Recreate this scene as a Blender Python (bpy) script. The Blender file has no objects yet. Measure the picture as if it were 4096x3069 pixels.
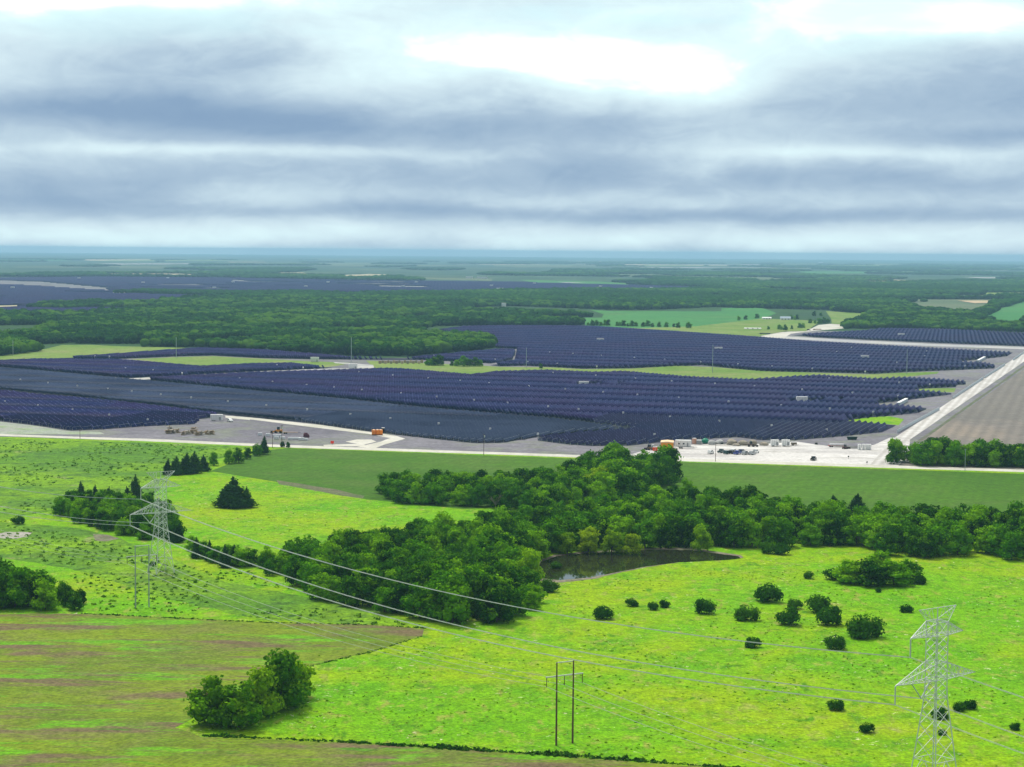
import bpy, bmesh, math, random
import numpy as np
from mathutils import Vector, Matrix
from mathutils.geometry import tessellate_polygon

random.seed(7); RNG = np.random.default_rng(7)
R = math.radians
scene = bpy.context.scene
COL = scene.collection

# ------------------------------------------------------------------ camera
F_PX, HCAM = 8000.0, 110.0
EYE_Y = 1007.0
PITCH = math.atan((1534.5 - EYE_Y) / F_PX)
ROLL = 0.0088
cp, sp = math.cos(PITCH), math.sin(PITCH)
FW = np.array([0, cp, -sp]); U0 = np.array([0, sp, cp]); R0 = np.array([1.0, 0, 0])
RT = R0 * math.cos(ROLL) + U0 * math.sin(ROLL)
UP = -R0 * math.sin(ROLL) + U0 * math.cos(ROLL)
EYE = np.array([0, 0, HCAM])

def G(px, py, z=0.0):
    d = FW + RT * (px - 2048) / F_PX + UP * (1534.5 - py) / F_PX
    if d[2] > -0.0025: d[2] = -0.0025
    t = (z - HCAM) / d[2]
    return Vector((EYE + d * t))

def PJ(P):
    """world points (N,3) -> photo pixels"""
    v = np.atleast_2d(P) - EYE
    w = v @ FW
    return 2048 + F_PX * (v @ RT) / w, 1534.5 - F_PX * (v @ UP) / w

def height_at(base, py):
    lo, hi = 0.0, 120.0
    for _ in range(40):
        m = (lo + hi) / 2
        if PJ(np.array([[base[0], base[1], m]]))[1][0] > py: lo = m
        else: hi = m
    return lo

cam_d = bpy.data.cameras.new('camera'); cam = bpy.data.objects.new('camera', cam_d); COL.objects.link(cam)
cam.matrix_world = Matrix(((RT[0], UP[0], -FW[0], 0), (RT[1], UP[1], -FW[1], 0), (RT[2], UP[2], -FW[2], HCAM), (0, 0, 0, 1)))
cam_d.sensor_width = 36; cam_d.lens = 36 * F_PX / 4096
cam_d.clip_start = 1; cam_d.clip_end = 200000
scene.camera = cam

def D(*pts): return [(x * 1.8525, y * 1.8525) for x, y in pts]
def T(ox, oy, *pts): return [(ox + x / 2.1067, oy + y / 2.1067) for x, y in pts]

# ------------------------------------------------------------------ node helpers
def new_mat(name):
    m = bpy.data.materials.new(name); m.use_nodes = True
    nt = m.node_tree; nt.nodes.clear()
    return m, nt

class N:
    def __init__(s, nt): s.nt = nt
    def node(s, t, **kw):
        n = s.nt.nodes.new(t)
        for k, v in kw.items(): setattr(n, k, v)
        return n
    def put(s, sock, v):
        if isinstance(v, bpy.types.NodeSocket): s.nt.links.new(v, sock)
        elif isinstance(v, (tuple, list)) and len(v) == 3 and sock.type == 'RGBA': sock.default_value = (*v, 1)
        else: sock.default_value = v
    def m(s, op, a, b=0.0, c=0.0, clamp=False):
        n = s.node('ShaderNodeMath', operation=op); n.use_clamp = clamp
        s.put(n.inputs[0], a); s.put(n.inputs[1], b); s.put(n.inputs[2], c)
        return n.outputs[0]
    def mix(s, f, a, b, mode='MIX'):
        n = s.node('ShaderNodeMix', data_type='RGBA', blend_type=mode)
        s.put(n.inputs[0], f); s.put(n.inputs[6], a); s.put(n.inputs[7], b)
        return n.outputs[2]
    def noise(s, vec, scale, detail=3, rough=0.55, dist=0.0):
        n = s.node('ShaderNodeTexNoise')
        s.put(n.inputs['Vector'], vec)
        n.inputs['Scale'].default_value = scale; n.inputs['Detail'].default_value = detail
        n.inputs['Roughness'].default_value = rough; n.inputs['Distortion'].default_value = dist
        return n.outputs[0]
    def step(s, v, lo, hi):
        n = s.node('ShaderNodeMapRange', interpolation_type='SMOOTHSTEP')
        s.put(n.inputs[0], v); s.put(n.inputs[1], lo); s.put(n.inputs[2], hi)
        return n.outputs[0]
    def scaled(s, vec, sc, rot=0.0):
        n = s.node('ShaderNodeMapping'); s.put(n.inputs[0], vec)
        n.inputs['Scale'].default_value = sc; n.inputs['Rotation'].default_value = (0, 0, rot)
        return n.outputs[0]

def ground_mat(name, c1, c2, c3, big=0.012, mid=0.07, fine=0.9, var=0.35, rows=None, spots=None,
               patch=None, stretch=None, lo=0.4, hi=0.6, bump=0.25, mid_amt=0.7):
    """c1/c2 broad areas, c3 smaller patches; rows=(angle,pitch,amount,colour); spots=(colour, scale, threshold)"""
    m, nt = new_mat(name); n = N(nt)
    co = n.node('ShaderNodeTexCoord').outputs['Object']
    cs = n.scaled(co, stretch) if stretch else co
    c = n.mix(n.step(n.noise(cs, big, 5, 0.62), lo, hi), c1, c2)
    c = n.mix(n.m('MULTIPLY', n.step(n.noise(cs, mid, 4, 0.65, 0.5), 0.45, 0.68), mid_amt), c, c3)
    if patch:
        for (pc, psc, pt, pstr, *pw) in patch:
            v = n.scaled(co, pstr)
            c = n.mix(n.step(n.noise(v, psc, 5, 0.68, 0.4), pt, pt + (pw[0] if pw else 0.09)), c, pc)
    if rows:
        ang, pitch, amt, rc = rows
        r = n.scaled(co, (1, 1, 1), ang)
        w = n.node('ShaderNodeTexWave', wave_type='BANDS', bands_direction='X', wave_profile='SIN')
        n.put(w.inputs['Vector'], r); w.inputs['Scale'].default_value = math.pi * 2 / pitch / 20 * 1.0
        w.inputs['Distortion'].default_value = 0.6
        c = n.mix(n.m('MULTIPLY', w.outputs['Fac'], amt), c, rc)
    if spots:
        sc_, ssc, th = spots
        a = n.step(n.noise(co, ssc, 4, 0.7, 0.6), th, th + 0.05)
        b = n.step(n.noise(co, ssc * 0.1, 2), 0.45, 0.62)
        c = n.mix(n.m('MULTIPLY', a, b), c, sc_)
    f = n.noise(co, fine, 4, 0.75)
    f2 = n.noise(co, fine * 0.25, 3, 0.7)
    k = n.m('MULTIPLY_ADD', n.m('SUBTRACT', f, 0.5), var * 6, 1.0)
    k = n.m('MULTIPLY', k, n.m('MULTIPLY_ADD', n.m('SUBTRACT', f2, 0.5), var * 4, 1.0))
    k = n.m('MAXIMUM', k, 0.15)
    c = n.mix(1.0, c, n.node('ShaderNodeCombineColor').outputs[0], 'MULTIPLY') if False else c
    vm = n.node('ShaderNodeVectorMath', operation='SCALE'); n.put(vm.inputs[0], c); n.put(vm.inputs['Scale'], k)
    p = n.node('ShaderNodeBsdfPrincipled')
    n.put(p.inputs['Base Color'], vm.outputs[0]); p.inputs['Roughness'].default_value = 0.95
    p.inputs['Specular IOR Level'].default_value = 0.1
    if bump:
        b = n.node('ShaderNodeBump'); b.inputs['Strength'].default_value = bump; b.inputs['Distance'].default_value = 0.6
        n.put(b.inputs['Height'], f); n.put(p.inputs['Normal'], b.outputs[0])
    o = n.node('ShaderNodeOutputMaterial'); n.put(o.inputs[0], p.outputs[0])
    return m

def paint(name, col, rough=0.6, metal=0.0, var=0.18, scale=0.8, spec=0.3):
    m, nt = new_mat(name); n = N(nt)
    co = n.node('ShaderNodeTexCoord').outputs['Object']
    k = n.m('MULTIPLY_ADD', n.m('SUBTRACT', n.noise(co, scale, 4, 0.7), 0.5), var * 3, 1.0)
    vm = n.node('ShaderNodeVectorMath', operation='SCALE'); vm.inputs[0].default_value = col; n.put(vm.inputs['Scale'], k)
    p = n.node('ShaderNodeBsdfPrincipled'); n.put(p.inputs['Base Color'], vm.outputs[0])
    p.inputs['Roughness'].default_value = rough; p.inputs['Metallic'].default_value = metal
    p.inputs['Specular IOR Level'].default_value = spec
    o = n.node('ShaderNodeOutputMaterial'); n.put(o.inputs[0], p.outputs[0])
    return m

def leaf_mat(name, ca, cb, cc, attr=False, trans=0.35):
    """ca dark, cb mid, cc light-yellow; per object (or per crown attribute) mixed"""
    m, nt = new_mat(name); n = N(nt)
    if attr:
        rnd = n.node('ShaderNodeAttribute', attribute_name='tone').outputs['Fac']
    else:
        rnd = n.node('ShaderNodeObjectInfo').outputs['Random']
    geo = n.node('ShaderNodeNewGeometry')
    co = geo.outputs['Position']
    c = n.mix(n.step(rnd, 0.0, 0.75), ca, cb)
    c = n.mix(n.m('MULTIPLY', n.step(rnd, 0.58, 1.0), 0.9), c, cc)
    nz = n.noise(co, 0.35, 3, 0.7)
    c = n.mix(n.m('MULTIPLY', n.step(nz, 0.48, 0.68), 0.6), c, cc)
    k = n.m('MULTIPLY_ADD', n.m('SUBTRACT', n.noise(co, 1.4, 2, 0.6), 0.5), 1.6, 1.0)
    vm = n.node('ShaderNodeVectorMath', operation='SCALE'); n.put(vm.inputs[0], c); n.put(vm.inputs['Scale'], k)
    d = n.node('ShaderNodeBsdfDiffuse'); n.put(d.inputs[0], vm.outputs[0])
    t = n.node('ShaderNodeBsdfTranslucent'); n.put(t.inputs[0], vm.outputs[0])
    s = n.node('ShaderNodeMixShader'); s.inputs[0].default_value = trans
    n.put(s.inputs[1], d.outputs[0]); n.put(s.inputs[2], t.outputs[0])
    o = n.node('ShaderNodeOutputMaterial'); n.put(o.inputs[0], s.outputs[0])
    return m

# ------------------------------------------------------------------ object helpers
def tag(o, label=None, cat=None, group=None, kind=None):
    if label: o['label'] = label
    if cat: o['category'] = cat
    if group: o['group'] = group
    if kind: o['kind'] = kind
    return o

def link(name, me, mat, parent=None):
    o = bpy.data.objects.new(name, me); COL.objects.link(o)
    if mat and not me.materials: me.materials.append(mat)
    if parent: o.parent = parent
    return o

def empty(name, loc=(0, 0, 0), rz=0, label=None, cat=None, group=None):
    o = bpy.data.objects.new(name, None); COL.objects.link(o); o.location = loc; o.rotation_euler[2] = rz
    o.empty_display_size = 0.5
    return tag(o, label, cat, group)

def copy_tree(o, parent=None):
    c = o.copy(); COL.objects.link(c); c.parent = parent
    for ch in o.children: copy_tree(ch, c)
    return c

def npmesh(name, V, F, smooth=False):
    """V (n,3), F (m,k) same-size faces"""
    V = np.asarray(V, dtype=np.float32); F = np.asarray(F, dtype=np.int32)
    me = bpy.data.meshes.new(name); k = F.shape[1]
    me.vertices.add(len(V)); me.vertices.foreach_set('co', V.ravel())
    me.loops.add(F.size); me.loops.foreach_set('vertex_index', F.ravel())
    me.polygons.add(len(F)); me.polygons.foreach_set('loop_start', np.arange(len(F), dtype=np.int32) * k)
    me.update(calc_edges=True); me.validate()
    if smooth: me.polygons.foreach_set('use_smooth', np.ones(len(F), dtype=bool))
    return me

class MB:
    def __init__(s): s.v = []; s.f = []
    def box(s, c, size, rz=0.0, taper=1.0, skew=(0, 0)):
        """c = centre of the base"""
        x, y, z = size[0] / 2, size[1] / 2, size[2]
        i = len(s.v); cr, sr = math.cos(rz), math.sin(rz)
        for (zz, k) in ((0, 1), (z, taper)):
            for (a, b) in ((-x, -y), (x, -y), (x, y), (-x, y)):
                a, b = a * k + (skew[0] if zz else 0), b * k + (skew[1] if zz else 0)
                s.v.append((c[0] + a * cr - b * sr, c[1] + a * sr + b * cr, c[2] + zz))
        s.f += [(i, i + 3, i + 2, i + 1), (i + 4, i + 5, i + 6, i + 7)] + [(i + k, i + (k + 1) % 4, i + 4 + (k + 1) % 4, i + 4 + k) for k in range(4)]
        return s
    def tube(s, a, b, r, r2=None, n=6):
        a, b = Vector(a), Vector(b); d = (b - a)
        if d.length < 1e-6: return s
        d.normalize(); r2 = r if r2 is None else r2
        u = d.orthogonal().normalized(); w = d.cross(u); i = len(s.v)
        for (p, rr) in ((a, r), (b, r2)):
            for k in range(n):
                t = 2 * math.pi * k / n
                s.v.append(tuple(p + (u * math.cos(t) + w * math.sin(t)) * rr))
        s.f += [(i + k, i + (k + 1) % n, i + n + (k + 1) % n, i + n + k) for k in range(n)]
        s.f += [tuple(i + k for k in range(n))[::-1], tuple(i + n + k for k in range(n))]
        return s
    def chain(s, pts, r, n=4):
        for a, b in zip(pts, pts[1:]): s.tube(a, b, r, n=n)
        return s
    def prism(s, prof, x0, x1, axis='y'):
        """profile in (a,z), extruded over the other horizontal axis"""
        i = len(s.v); n = len(prof)
        for x in (x0, x1):
            for (a, z) in prof:
                s.v.append((a, x, z) if axis == 'y' else (x, a, z))
        s.f += [tuple(i + k for k in range(n)), tuple(i + n + k for k in range(n))[::-1]]
        s.f += [(i + k, i + n + k, i + n + (k + 1) % n, i + (k + 1) % n) for k in range(n)]
        return s
    def blob(s, c, r, seed=0, sub=2, jag=0.2):
        bm = bmesh.new(); bmesh.ops.create_icosphere(bm, subdivisions=sub, radius=1)
        rr = random.Random(seed); i = len(s.v)
        for v in bm.verts:
            k = 1 + rr.uniform(-jag, jag)
            s.v.append((c[0] + v.co.x * r[0] * k, c[1] + v.co.y * r[1] * k, c[2] + v.co.z * r[2] * k))
        s.f += [tuple(i + v.index for v in f.verts) for f in bm.faces]; bm.free()
        return s
    def mesh(s, name='m'):
        me = bpy.data.meshes.new(name); me.from_pydata(s.v, [], s.f); me.update()
        bm = bmesh.new(); bm.from_mesh(me); bmesh.ops.recalc_face_normals(bm, faces=bm.faces); bm.to_mesh(me); bm.free()
        return me
    def build(s, name, mat, parent=None): return link(name, s.mesh(name), mat, parent)

def in_poly(x, y, poly):
    x = np.asarray(x); y = np.asarray(y); ins = np.zeros(x.shape, bool); n = len(poly)
    for i in range(n):
        x1, y1 = poly[i]; x2, y2 = poly[(i + 1) % n]
        if y1 == y2: continue
        c = ((y1 > y) != (y2 > y)) & (x < (x2 - x1) * (y - y1) / (y2 - y1) + x1)
        ins ^= c
    return ins

def ragged(poly, seg=40, amp=2.0, seed=1):
    rr = random.Random(seed); out = []
    n = len(poly)
    for i in range(n):
        a, b = poly[i], poly[(i + 1) % n]; L = math.hypot(b[0] - a[0], b[1] - a[1]); k = max(1, int(L / seg))
        for j in range(k):
            t = j / k; jx, jy = rr.uniform(-amp, amp) * 2, rr.uniform(-amp, amp) * 0.5
            out.append((a[0] + (b[0] - a[0]) * t + jx, a[1] + (b[1] - a[1]) * t + jy))
    return out

LAYER = [0, True]
def sheet(name, poly, mat, amp=2.0, seg=40, z=None, label=None):
    LAYER[0] += 1
    zz = z if z is not None else (0.02 * LAYER[0] if LAYER[1] else 0.004 * LAYER[0])
    pts = [G(x, max(y, 1018), 0) for x, y in (ragged(poly, seg, amp, LAYER[0]) if amp else poly)]
    tri = tessellate_polygon([pts])
    me = bpy.data.meshes.new(name); me.from_pydata([(p.x, p.y, zz) for p in pts], [], [tuple(t) for t in tri]); me.update()
    bm = bmesh.new(); bm.from_mesh(me); bmesh.ops.recalc_face_normals(bm, faces=bm.faces)
    for f in bm.faces:
        if f.normal.z < 0: f.normal_flip()
    bm.to_mesh(me); bm.free()
    return tag(link(name, me, mat), kind='structure')

# ------------------------------------------------------------------ ground materials
far_land = ground_mat('far_land', (0.018, 0.060, 0.030), (0.032, 0.085, 0.035), (0.10, 0.13, 0.06), big=0.0012, mid=0.0025, fine=0.02, var=0.25, stretch=(1, 1, 1), bump=0)
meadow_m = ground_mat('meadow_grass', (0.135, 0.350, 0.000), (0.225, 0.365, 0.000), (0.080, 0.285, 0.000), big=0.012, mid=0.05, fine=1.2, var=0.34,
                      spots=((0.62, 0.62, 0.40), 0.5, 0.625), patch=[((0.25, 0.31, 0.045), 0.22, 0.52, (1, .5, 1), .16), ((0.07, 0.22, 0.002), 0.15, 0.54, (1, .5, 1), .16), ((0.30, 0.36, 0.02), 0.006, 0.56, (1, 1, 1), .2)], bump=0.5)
scrub_m = ground_mat('scrub_grass', (0.085, 0.21, 0.012), (0.16, 0.31, 0.006), (0.06, 0.14, 0.025), big=0.012, mid=0.05, fine=0.7, var=0.40,
                     patch=[((0.20, 0.24, 0.08), 0.03, 0.60, (1, 1, 1)), ((0.035, 0.11, 0.012), 0.16, 0.57, (1, .6, 1))], bump=0.5)
crop_m = ground_mat('crop_rows', (0.115, 0.195, 0.010), (0.165, 0.245, 0.008), (0.165, 0.165, 0.050), big=0.02, mid=0.05, fine=0.8, var=0.28,
                    rows=(R(28), 1.6, 0.22, (0.15, 0.13, 0.06)), patch=[((0.115, 0.34, 0.001), 0.055, 0.52, (0.4, 1.7, 1)), ((0.15, 0.115, 0.06), 0.05, 0.50, (0.35, 1.9, 1), .12), ((0.07, 0.20, 0.01), 0.12, 0.62, (0.6, 1.5, 1))], bump=0.5, mid_amt=0.6)
field_m = ground_mat('young_crop', (0.050, 0.135, 0.006), (0.065, 0.16, 0.007), (0.085, 0.15, 0.022), big=0.006, mid=0.02, fine=0.5, var=0.22,
                     rows=(R(16), 5, 0.22, (0.04, 0.10, 0.01)), bump=0.3)
plough_m = ground_mat('ploughed_soil', (0.19, 0.175, 0.155), (0.165, 0.155, 0.14), (0.23, 0.20, 0.18), big=0.004, mid=0.01, fine=0.4, var=0.15,
                      rows=(R(16), 8, 0.45, (0.13, 0.12, 0.11)), patch=[((0.26, 0.22, 0.18), 0.006, 0.52, (1, .4, 1), .15)], bump=0.2)
soil_m = ground_mat('bare_soil', (0.20, 0.19, 0.215), (0.15, 0.14, 0.165), (0.19, 0.21, 0.15), big=0.01, mid=0.03, fine=0.35, var=0.22, bump=0.2)
shade_ground_m = ground_mat('panel_shade_ground', (0.014, 0.014, 0.045), (0.016, 0.024, 0.034), (0.03, 0.025, 0.05), big=0.006, mid=0.02, fine=0.3, var=0.2, bump=0)  # shade between the panel rows, put into the ground colour
road_m = ground_mat('rutted_gravel', (0.60, 0.58, 0.56), (0.50, 0.48, 0.46), (0.66, 0.65, 0.63), big=0.02, mid=0.05, fine=0.5, var=0.14, rows=(R(16), 5.2, 0.55, (0.34, 0.32, 0.29)), bump=0.1)
gravel_m = ground_mat('white_gravel', (0.60, 0.58, 0.56), (0.46, 0.44, 0.43), (0.62, 0.61, 0.59), big=0.02, mid=0.05, fine=0.5, var=0.16, stretch=(0.5, 2, 1), bump=0.1, patch=[((0.33, 0.31, 0.28), 0.05, 0.56, (0.25, 1.6, 1), .12)])
lane_m = ground_mat('gravel_lane', (0.56, 0.54, 0.47), (0.48, 0.47, 0.40), (0.62, 0.60, 0.56), big=0.02, mid=0.06, fine=0.5, var=0.10, bump=0.1)
track_m = ground_mat('pale_track', (0.38, 0.38, 0.40), (0.46, 0.45, 0.42), (0.34, 0.36, 0.33), big=0.01, mid=0.03, fine=0.3, var=0.12, bump=0)
pasture_m = ground_mat('dry_pasture', (0.17, 0.25, 0.05), (0.12, 0.22, 0.03), (0.24, 0.25, 0.10), big=0.006, mid=0.02, fine=0.3, var=0.22, bump=0.2)
tan_m = ground_mat('tan_stubble', (0.50, 0.38, 0.24), (0.42, 0.38, 0.24), (0.36, 0.36, 0.20), big=0.004, mid=0.01, fine=0.1, var=0.12, bump=0)
teal_m = ground_mat('green_crop', (0.045, 0.19, 0.045), (0.06, 0.21, 0.05), (0.08, 0.19, 0.05), big=0.002, mid=0.006, fine=0.1, var=0.15, bump=0)
olive_m = ground_mat('olive_crop', (0.105, 0.15, 0.075), (0.13, 0.16, 0.085), (0.09, 0.14, 0.065), big=0.002, mid=0.006, fine=0.1, var=0.15, bump=0)
forest_floor_m = ground_mat('forest_floor', (0.02, 0.06, 0.02), (0.03, 0.08, 0.02), (0.04, 0.09, 0.02), big=0.01, mid=0.05, fine=0.3, var=0.3, bump=0)
mud_m = ground_mat('mud_bank', (0.17, 0.15, 0.11), (0.22, 0.20, 0.15), (0.10, 0.16, 0.05), big=0.05, mid=0.1, fine=0.8, var=0.25, bump=0.3)
pale_m = ground_mat('pale_dry_soil', (0.42, 0.40, 0.36), (0.36, 0.34, 0.30), (0.28, 0.30, 0.2), big=0.05, mid=0.1, fine=0.8, var=0.2, bump=0.3)

# ------------------------------------------------------------------ ground: one sheet to the horizon
EXT = 42000
g = MB(); g.v = [(-EXT, -3000, 0), (EXT, -3000, 0), (EXT, EXT, 0), (-EXT, EXT, 0)]; g.f = [(0, 1, 2, 3)]
tag(g.build('ground', far_land), kind='structure')

# ---------------- site and fields (drawn far to near; each a few cm above the one before)
FARSOLAR = [(-400, 1120), (0, 1112), (400, 1108), (900, 1112), (1450, 1122), (2060, 1128), (2500, 1140), (2850, 1150), (2830, 1160), (2400, 1164),
            (2000, 1170), (1400, 1180), (1000, 1192), (650, 1205), (620, 1240), (640, 1270), (330, 1290), (0, 1290), (-400, 1290)]
CLEAR = []
def clear_sheet(name, poly, mat, amp=1.0, wood=True):
    if wood: CLEAR.append(poly)
    return sheet(name, poly, mat, amp, 30)

sheet('forest_floor', [(-500, 1195), (1000, 1180), (2000, 1150), (2800, 1140), (4600, 1120), (4600, 1345), (3350, 1325), (2300, 1305), (1990, 1400), (1700, 1432), (1400, 1432), (1050, 1404), (260, 1392), (0, 1432), (-500, 1450)], forest_floor_m, 1)
clear_sheet('solar_site_soil', FARSOLAR, shade_ground_m)  # soil in the same colour, with the row shade painted in
far_fields = [
    (T(0, 950, (870, 305), (1500, 305), (1880, 325), (1700, 335), (1300, 333), (900, 328)), tan_m, 'stubble_field'),
    (T(1000, 950, (740, 320), (1000, 308), (1280, 318), (1270, 335), (800, 347)), tan_m, 'stubble_field'),
    (T(1000, 950, (200, 296), (450, 296), (470, 304), (250, 312)), tan_m, 'stubble_field'),
    (T(1000, 950, (1285, 332), (2040, 350), (2040, 368), (1285, 347)), olive_m, 'field'),
    (T(0, 950, (1010, 245), (1400, 243), (1390, 262), (1010, 259)), olive_m, 'field'),
    (T(0, 950, (-600, 355), (0, 362), (400, 375), (950, 425), (1000, 462), (650, 442), (0, 398), (-600, 390)), soil_m, 'bare_strip'),
    (T(0, 950, (360, 455), (1100, 463), (1110, 480), (700, 472)), track_m, 'bare_strip'),
    (T(0, 950, (-300, 585), (0, 575), (230, 570), (200, 592), (0, 602), (-300, 602)), tan_m, 'bare_strip'),
    (T(1000, 950, (-180, 355), (0, 368), (440, 380), (0, 384), (-180, 370)), track_m, 'bare_strip'),
    (T(1000, 950, (930, 405), (1500, 413), (1530, 424), (1100, 420)), track_m, 'bare_strip'),
    (T(1000, 950, (-400, 212), (1150, 214), (1000, 226), (240, 231), (-400, 226)), olive_m, 'field'),
    (T(2000, 950, (620, 312), (1300, 310), (1500, 325), (2300, 338), (2300, 368), (1700, 350), (1000, 332)), olive_m, 'field'),
    (T(2000, 950, (170, 358), (800, 372), (1330, 400), (900, 402), (300, 387)), teal_m, 'field'),
    (T(2000, 950, (-50, 228), (620, 232), (600, 246), (-50, 243)), olive_m, 'field'),
    (T(2000, 950, (1400, 232), (2212, 228), (2212, 240), (1500, 241)), track_m, 'field'),
    (T(3046, 950, (300, 286), (1400, 288), (1400, 303), (400, 306)), teal_m, 'field'),
    (T(3046, 950, (1250, 290), (2300, 292), (2300, 302), (1300, 303)), olive_m, 'field'),
    (T(3046, 950, (-50, 342), (600, 350), (500, 360), (150, 372), (-50, 375)), olive_m, 'field'),
    (T(3046, 950, (600, 350), (1240, 360), (1240, 369), (600, 360)), tan_m, 'field'),
    (T(2000, 950, (870, 650), (760, 612), (930, 624), (1860, 624), (1870, 597), (2212, 597), (2330, 640), (2212, 690), (1650, 755), (1170, 772), (900, 762), (720, 748), (700, 700), (250, 690), (460, 677), (860, 680)), teal_m, 'field'),
    (T(2000, 950, (700, 750), (1170, 768), (1650, 752), (2212, 686), (2300, 690), (2560, 700), (2700, 710), (2580, 790), (2400, 795), (2190, 830), (2212, 842), (1800, 822), (1300, 792), (700, 760)), pasture_m, 'pasture'),
    (T(3046, 950, (540, 622), (900, 645), (860, 700), (690, 735), (590, 730), (590, 690)), pasture_m, 'pasture'),
    (T(3046, 950, (980, 552), (1600, 540), (1960, 548), (1900, 605), (1800, 642), (1600, 632), (1330, 605), (1200, 562)), olive_m, 'field'),
    (T(3046, 950, (1200, 500), (1590, 490), (1590, 503), (1250, 515)), olive_m, 'field'),
    (T(3046, 950, (1610, 490), (2300, 483), (2300, 500), (1620, 505)), olive_m, 'field'),
    (T(3046, 950, (1860, 690), (2000, 610), (2400, 480), (2400, 700), (2000, 715)), teal_m, 'field'),
    (T(1000, 950, (1080, 675), (1250, 665), (1570, 668), (1570, 690), (1450, 700), (1150, 690)), pasture_m, 'pasture'),
    (T(1000, 950, (610, 765), (850, 765), (1270, 790), (1090, 798), (680, 782)), pasture_m, 'pasture'),
]
rs = random.Random(22)
for i in range(16):
    x_ = rs.uniform(-100, 2400); y_ = rs.uniform(1122, 1170) if x_ > 600 else rs.uniform(1122, 1262); w_ = rs.uniform(60, 260)
    far_fields.append(([(x_ - w_, y_), (x_ + w_, y_ + rs.uniform(0, 4)), (x_ + w_ * .8, y_ + 4 + rs.uniform(0, 3)), (x_ - w_ * .5, y_ + 3)], rs.choice([track_m, soil_m, shade_ground_m, soil_m]), 'bare_strip'))
rs = random.Random(21)
for i in range(70):
    y_ = 1040 + 150 * rs.random() ** 1.3; x_ = rs.uniform(-200, 4200); yy = y_ + (x_ - 2048) * .0088
    if yy > 1100 and x_ < 2900: continue
    w_ = rs.uniform(60, 420); h_ = rs.uniform(2.0, 5.0) * (1 + (y_ - 1040) / 110); k_ = rs.uniform(-.006, .012)
    far_fields.append(([(x_ - w_, yy), (x_ + w_ * rs.uniform(.3, 1), yy + k_ * w_), (x_ + w_, yy + h_ * .6 + k_ * w_), (x_ - w_ * rs.uniform(.4, .9), yy + h_)], rs.choice([olive_m, tan_m, teal_m, olive_m, pasture_m, track_m]), 'field'))
for poly, mat, nm in far_fields: clear_sheet(nm, poly, mat)

LAYER[:] = [2, False]
SITE = [(-500, 1440), (0, 1425), (180, 1400), (250, 1378), (800, 1386), (1050, 1398), (1400, 1424), (1620, 1428), (1850, 1408), (1985, 1392), (1960, 1348), (1700, 1334), (1680, 1318), (1750, 1300),
        (2340, 1302), (2800, 1325), (3045, 1340), (3200, 1325), (3370, 1312), (4096, 1325), (4600, 1340), (4600, 1500), (4096, 1480), (3700, 1760), (3640, 1872), (2400, 1822), (1100, 1785), (0, 1748), (-500, 1735)]
sheet('solar_site_soil', SITE, soil_m, 1)
CLEAR.append([(x, y + (6 if y < 1450 else 0)) for x, y in SITE])

# solar block outlines (photo measure)
S1 = T(0, 1350, (-900, 400), (0, 452), (300, 488), (680, 518), (1000, 548), (1280, 580), (1800, 640), (1880, 668), (1680, 690), (1640, 732), (1200, 752), (850, 777), (600, 787), (300, 742), (0, 707), (-900, 610))
S2 = (T(0, 1350, (-900, 180), (0, 258), (400, 292), (800, 328), (1050, 352), (1500, 392), (2106, 452)) + T(1000, 1350, (450, 492), (850, 532), (1500, 602), (2106, 650)) +
      T(2000, 1350, (500, 692), (900, 742), (1190, 766), (700, 800), (320, 842), (0, 890)) + T(1000, 1350, (1900, 892), (1500, 852), (1000, 792), (500, 722), (0, 672)) +
      T(0, 1350, (1880, 650), (1280, 576), (680, 510), (0, 445), (-900, 380)))
S3 = (T(0, 1350, (-900, 220), (0, 202), (320, 187), (960, 191), (1300, 216), (1700, 250), (2106, 228)) + T(1000, 1350, (350, 222), (700, 257), (600, 267), (0, 292)) +
      T(0, 1350, (1080, 346), (800, 322), (400, 286), (0, 252), (-900, 175)))
S3B = [(150, 1437), (430, 1421), (560, 1411), (800, 1394), (1050, 1402), (1400, 1430), (1620, 1434), (1850, 1412), (2000, 1398), (2060, 1400), (2050, 1440), (1960, 1455), (1700, 1441), (1480, 1440), (1240, 1438), (1050, 1434), (850, 1423), (700, 1427), (450, 1438)]
S4 = (T(0, 1350, (1110, 352), (1500, 335)) + T(1000, 1350, (0, 303), (700, 282), (1150, 267), (1300, 272), (1870, 320), (2106, 292)) +
      T(2000, 1350, (400, 282), (800, 300), (1050, 292), (1600, 337), (2100, 360)) +
      T(3046, 1350, (300, 332), (500, 322), (950, 352), (1200, 340), (1450, 352), (1720, 372), (1720, 398), (1640, 402), (1640, 420), (1300, 436), (1290, 448), (1600, 468), (1600, 482), (1450, 500), (1220, 530), (960, 560), (960, 570), (1150, 575), (1390, 596), (1380, 612), (1300, 640), (1150, 655), (700, 702), (850, 718), (1130, 740), (1120, 752), (1020, 800), (700, 832), (300, 866), (0, 867)) +
      T(2000, 1350, (2000, 842), (1500, 868), (1100, 912), (780, 917), (560, 902), (320, 870), (320, 846), (700, 804), (1195, 770), (900, 738), (500, 688)) +
      T(1000, 1350, (2106, 646), (1500, 598), (850, 528), (450, 488)) + T(0, 1350, (2106, 448), (1500, 388)))
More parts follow.
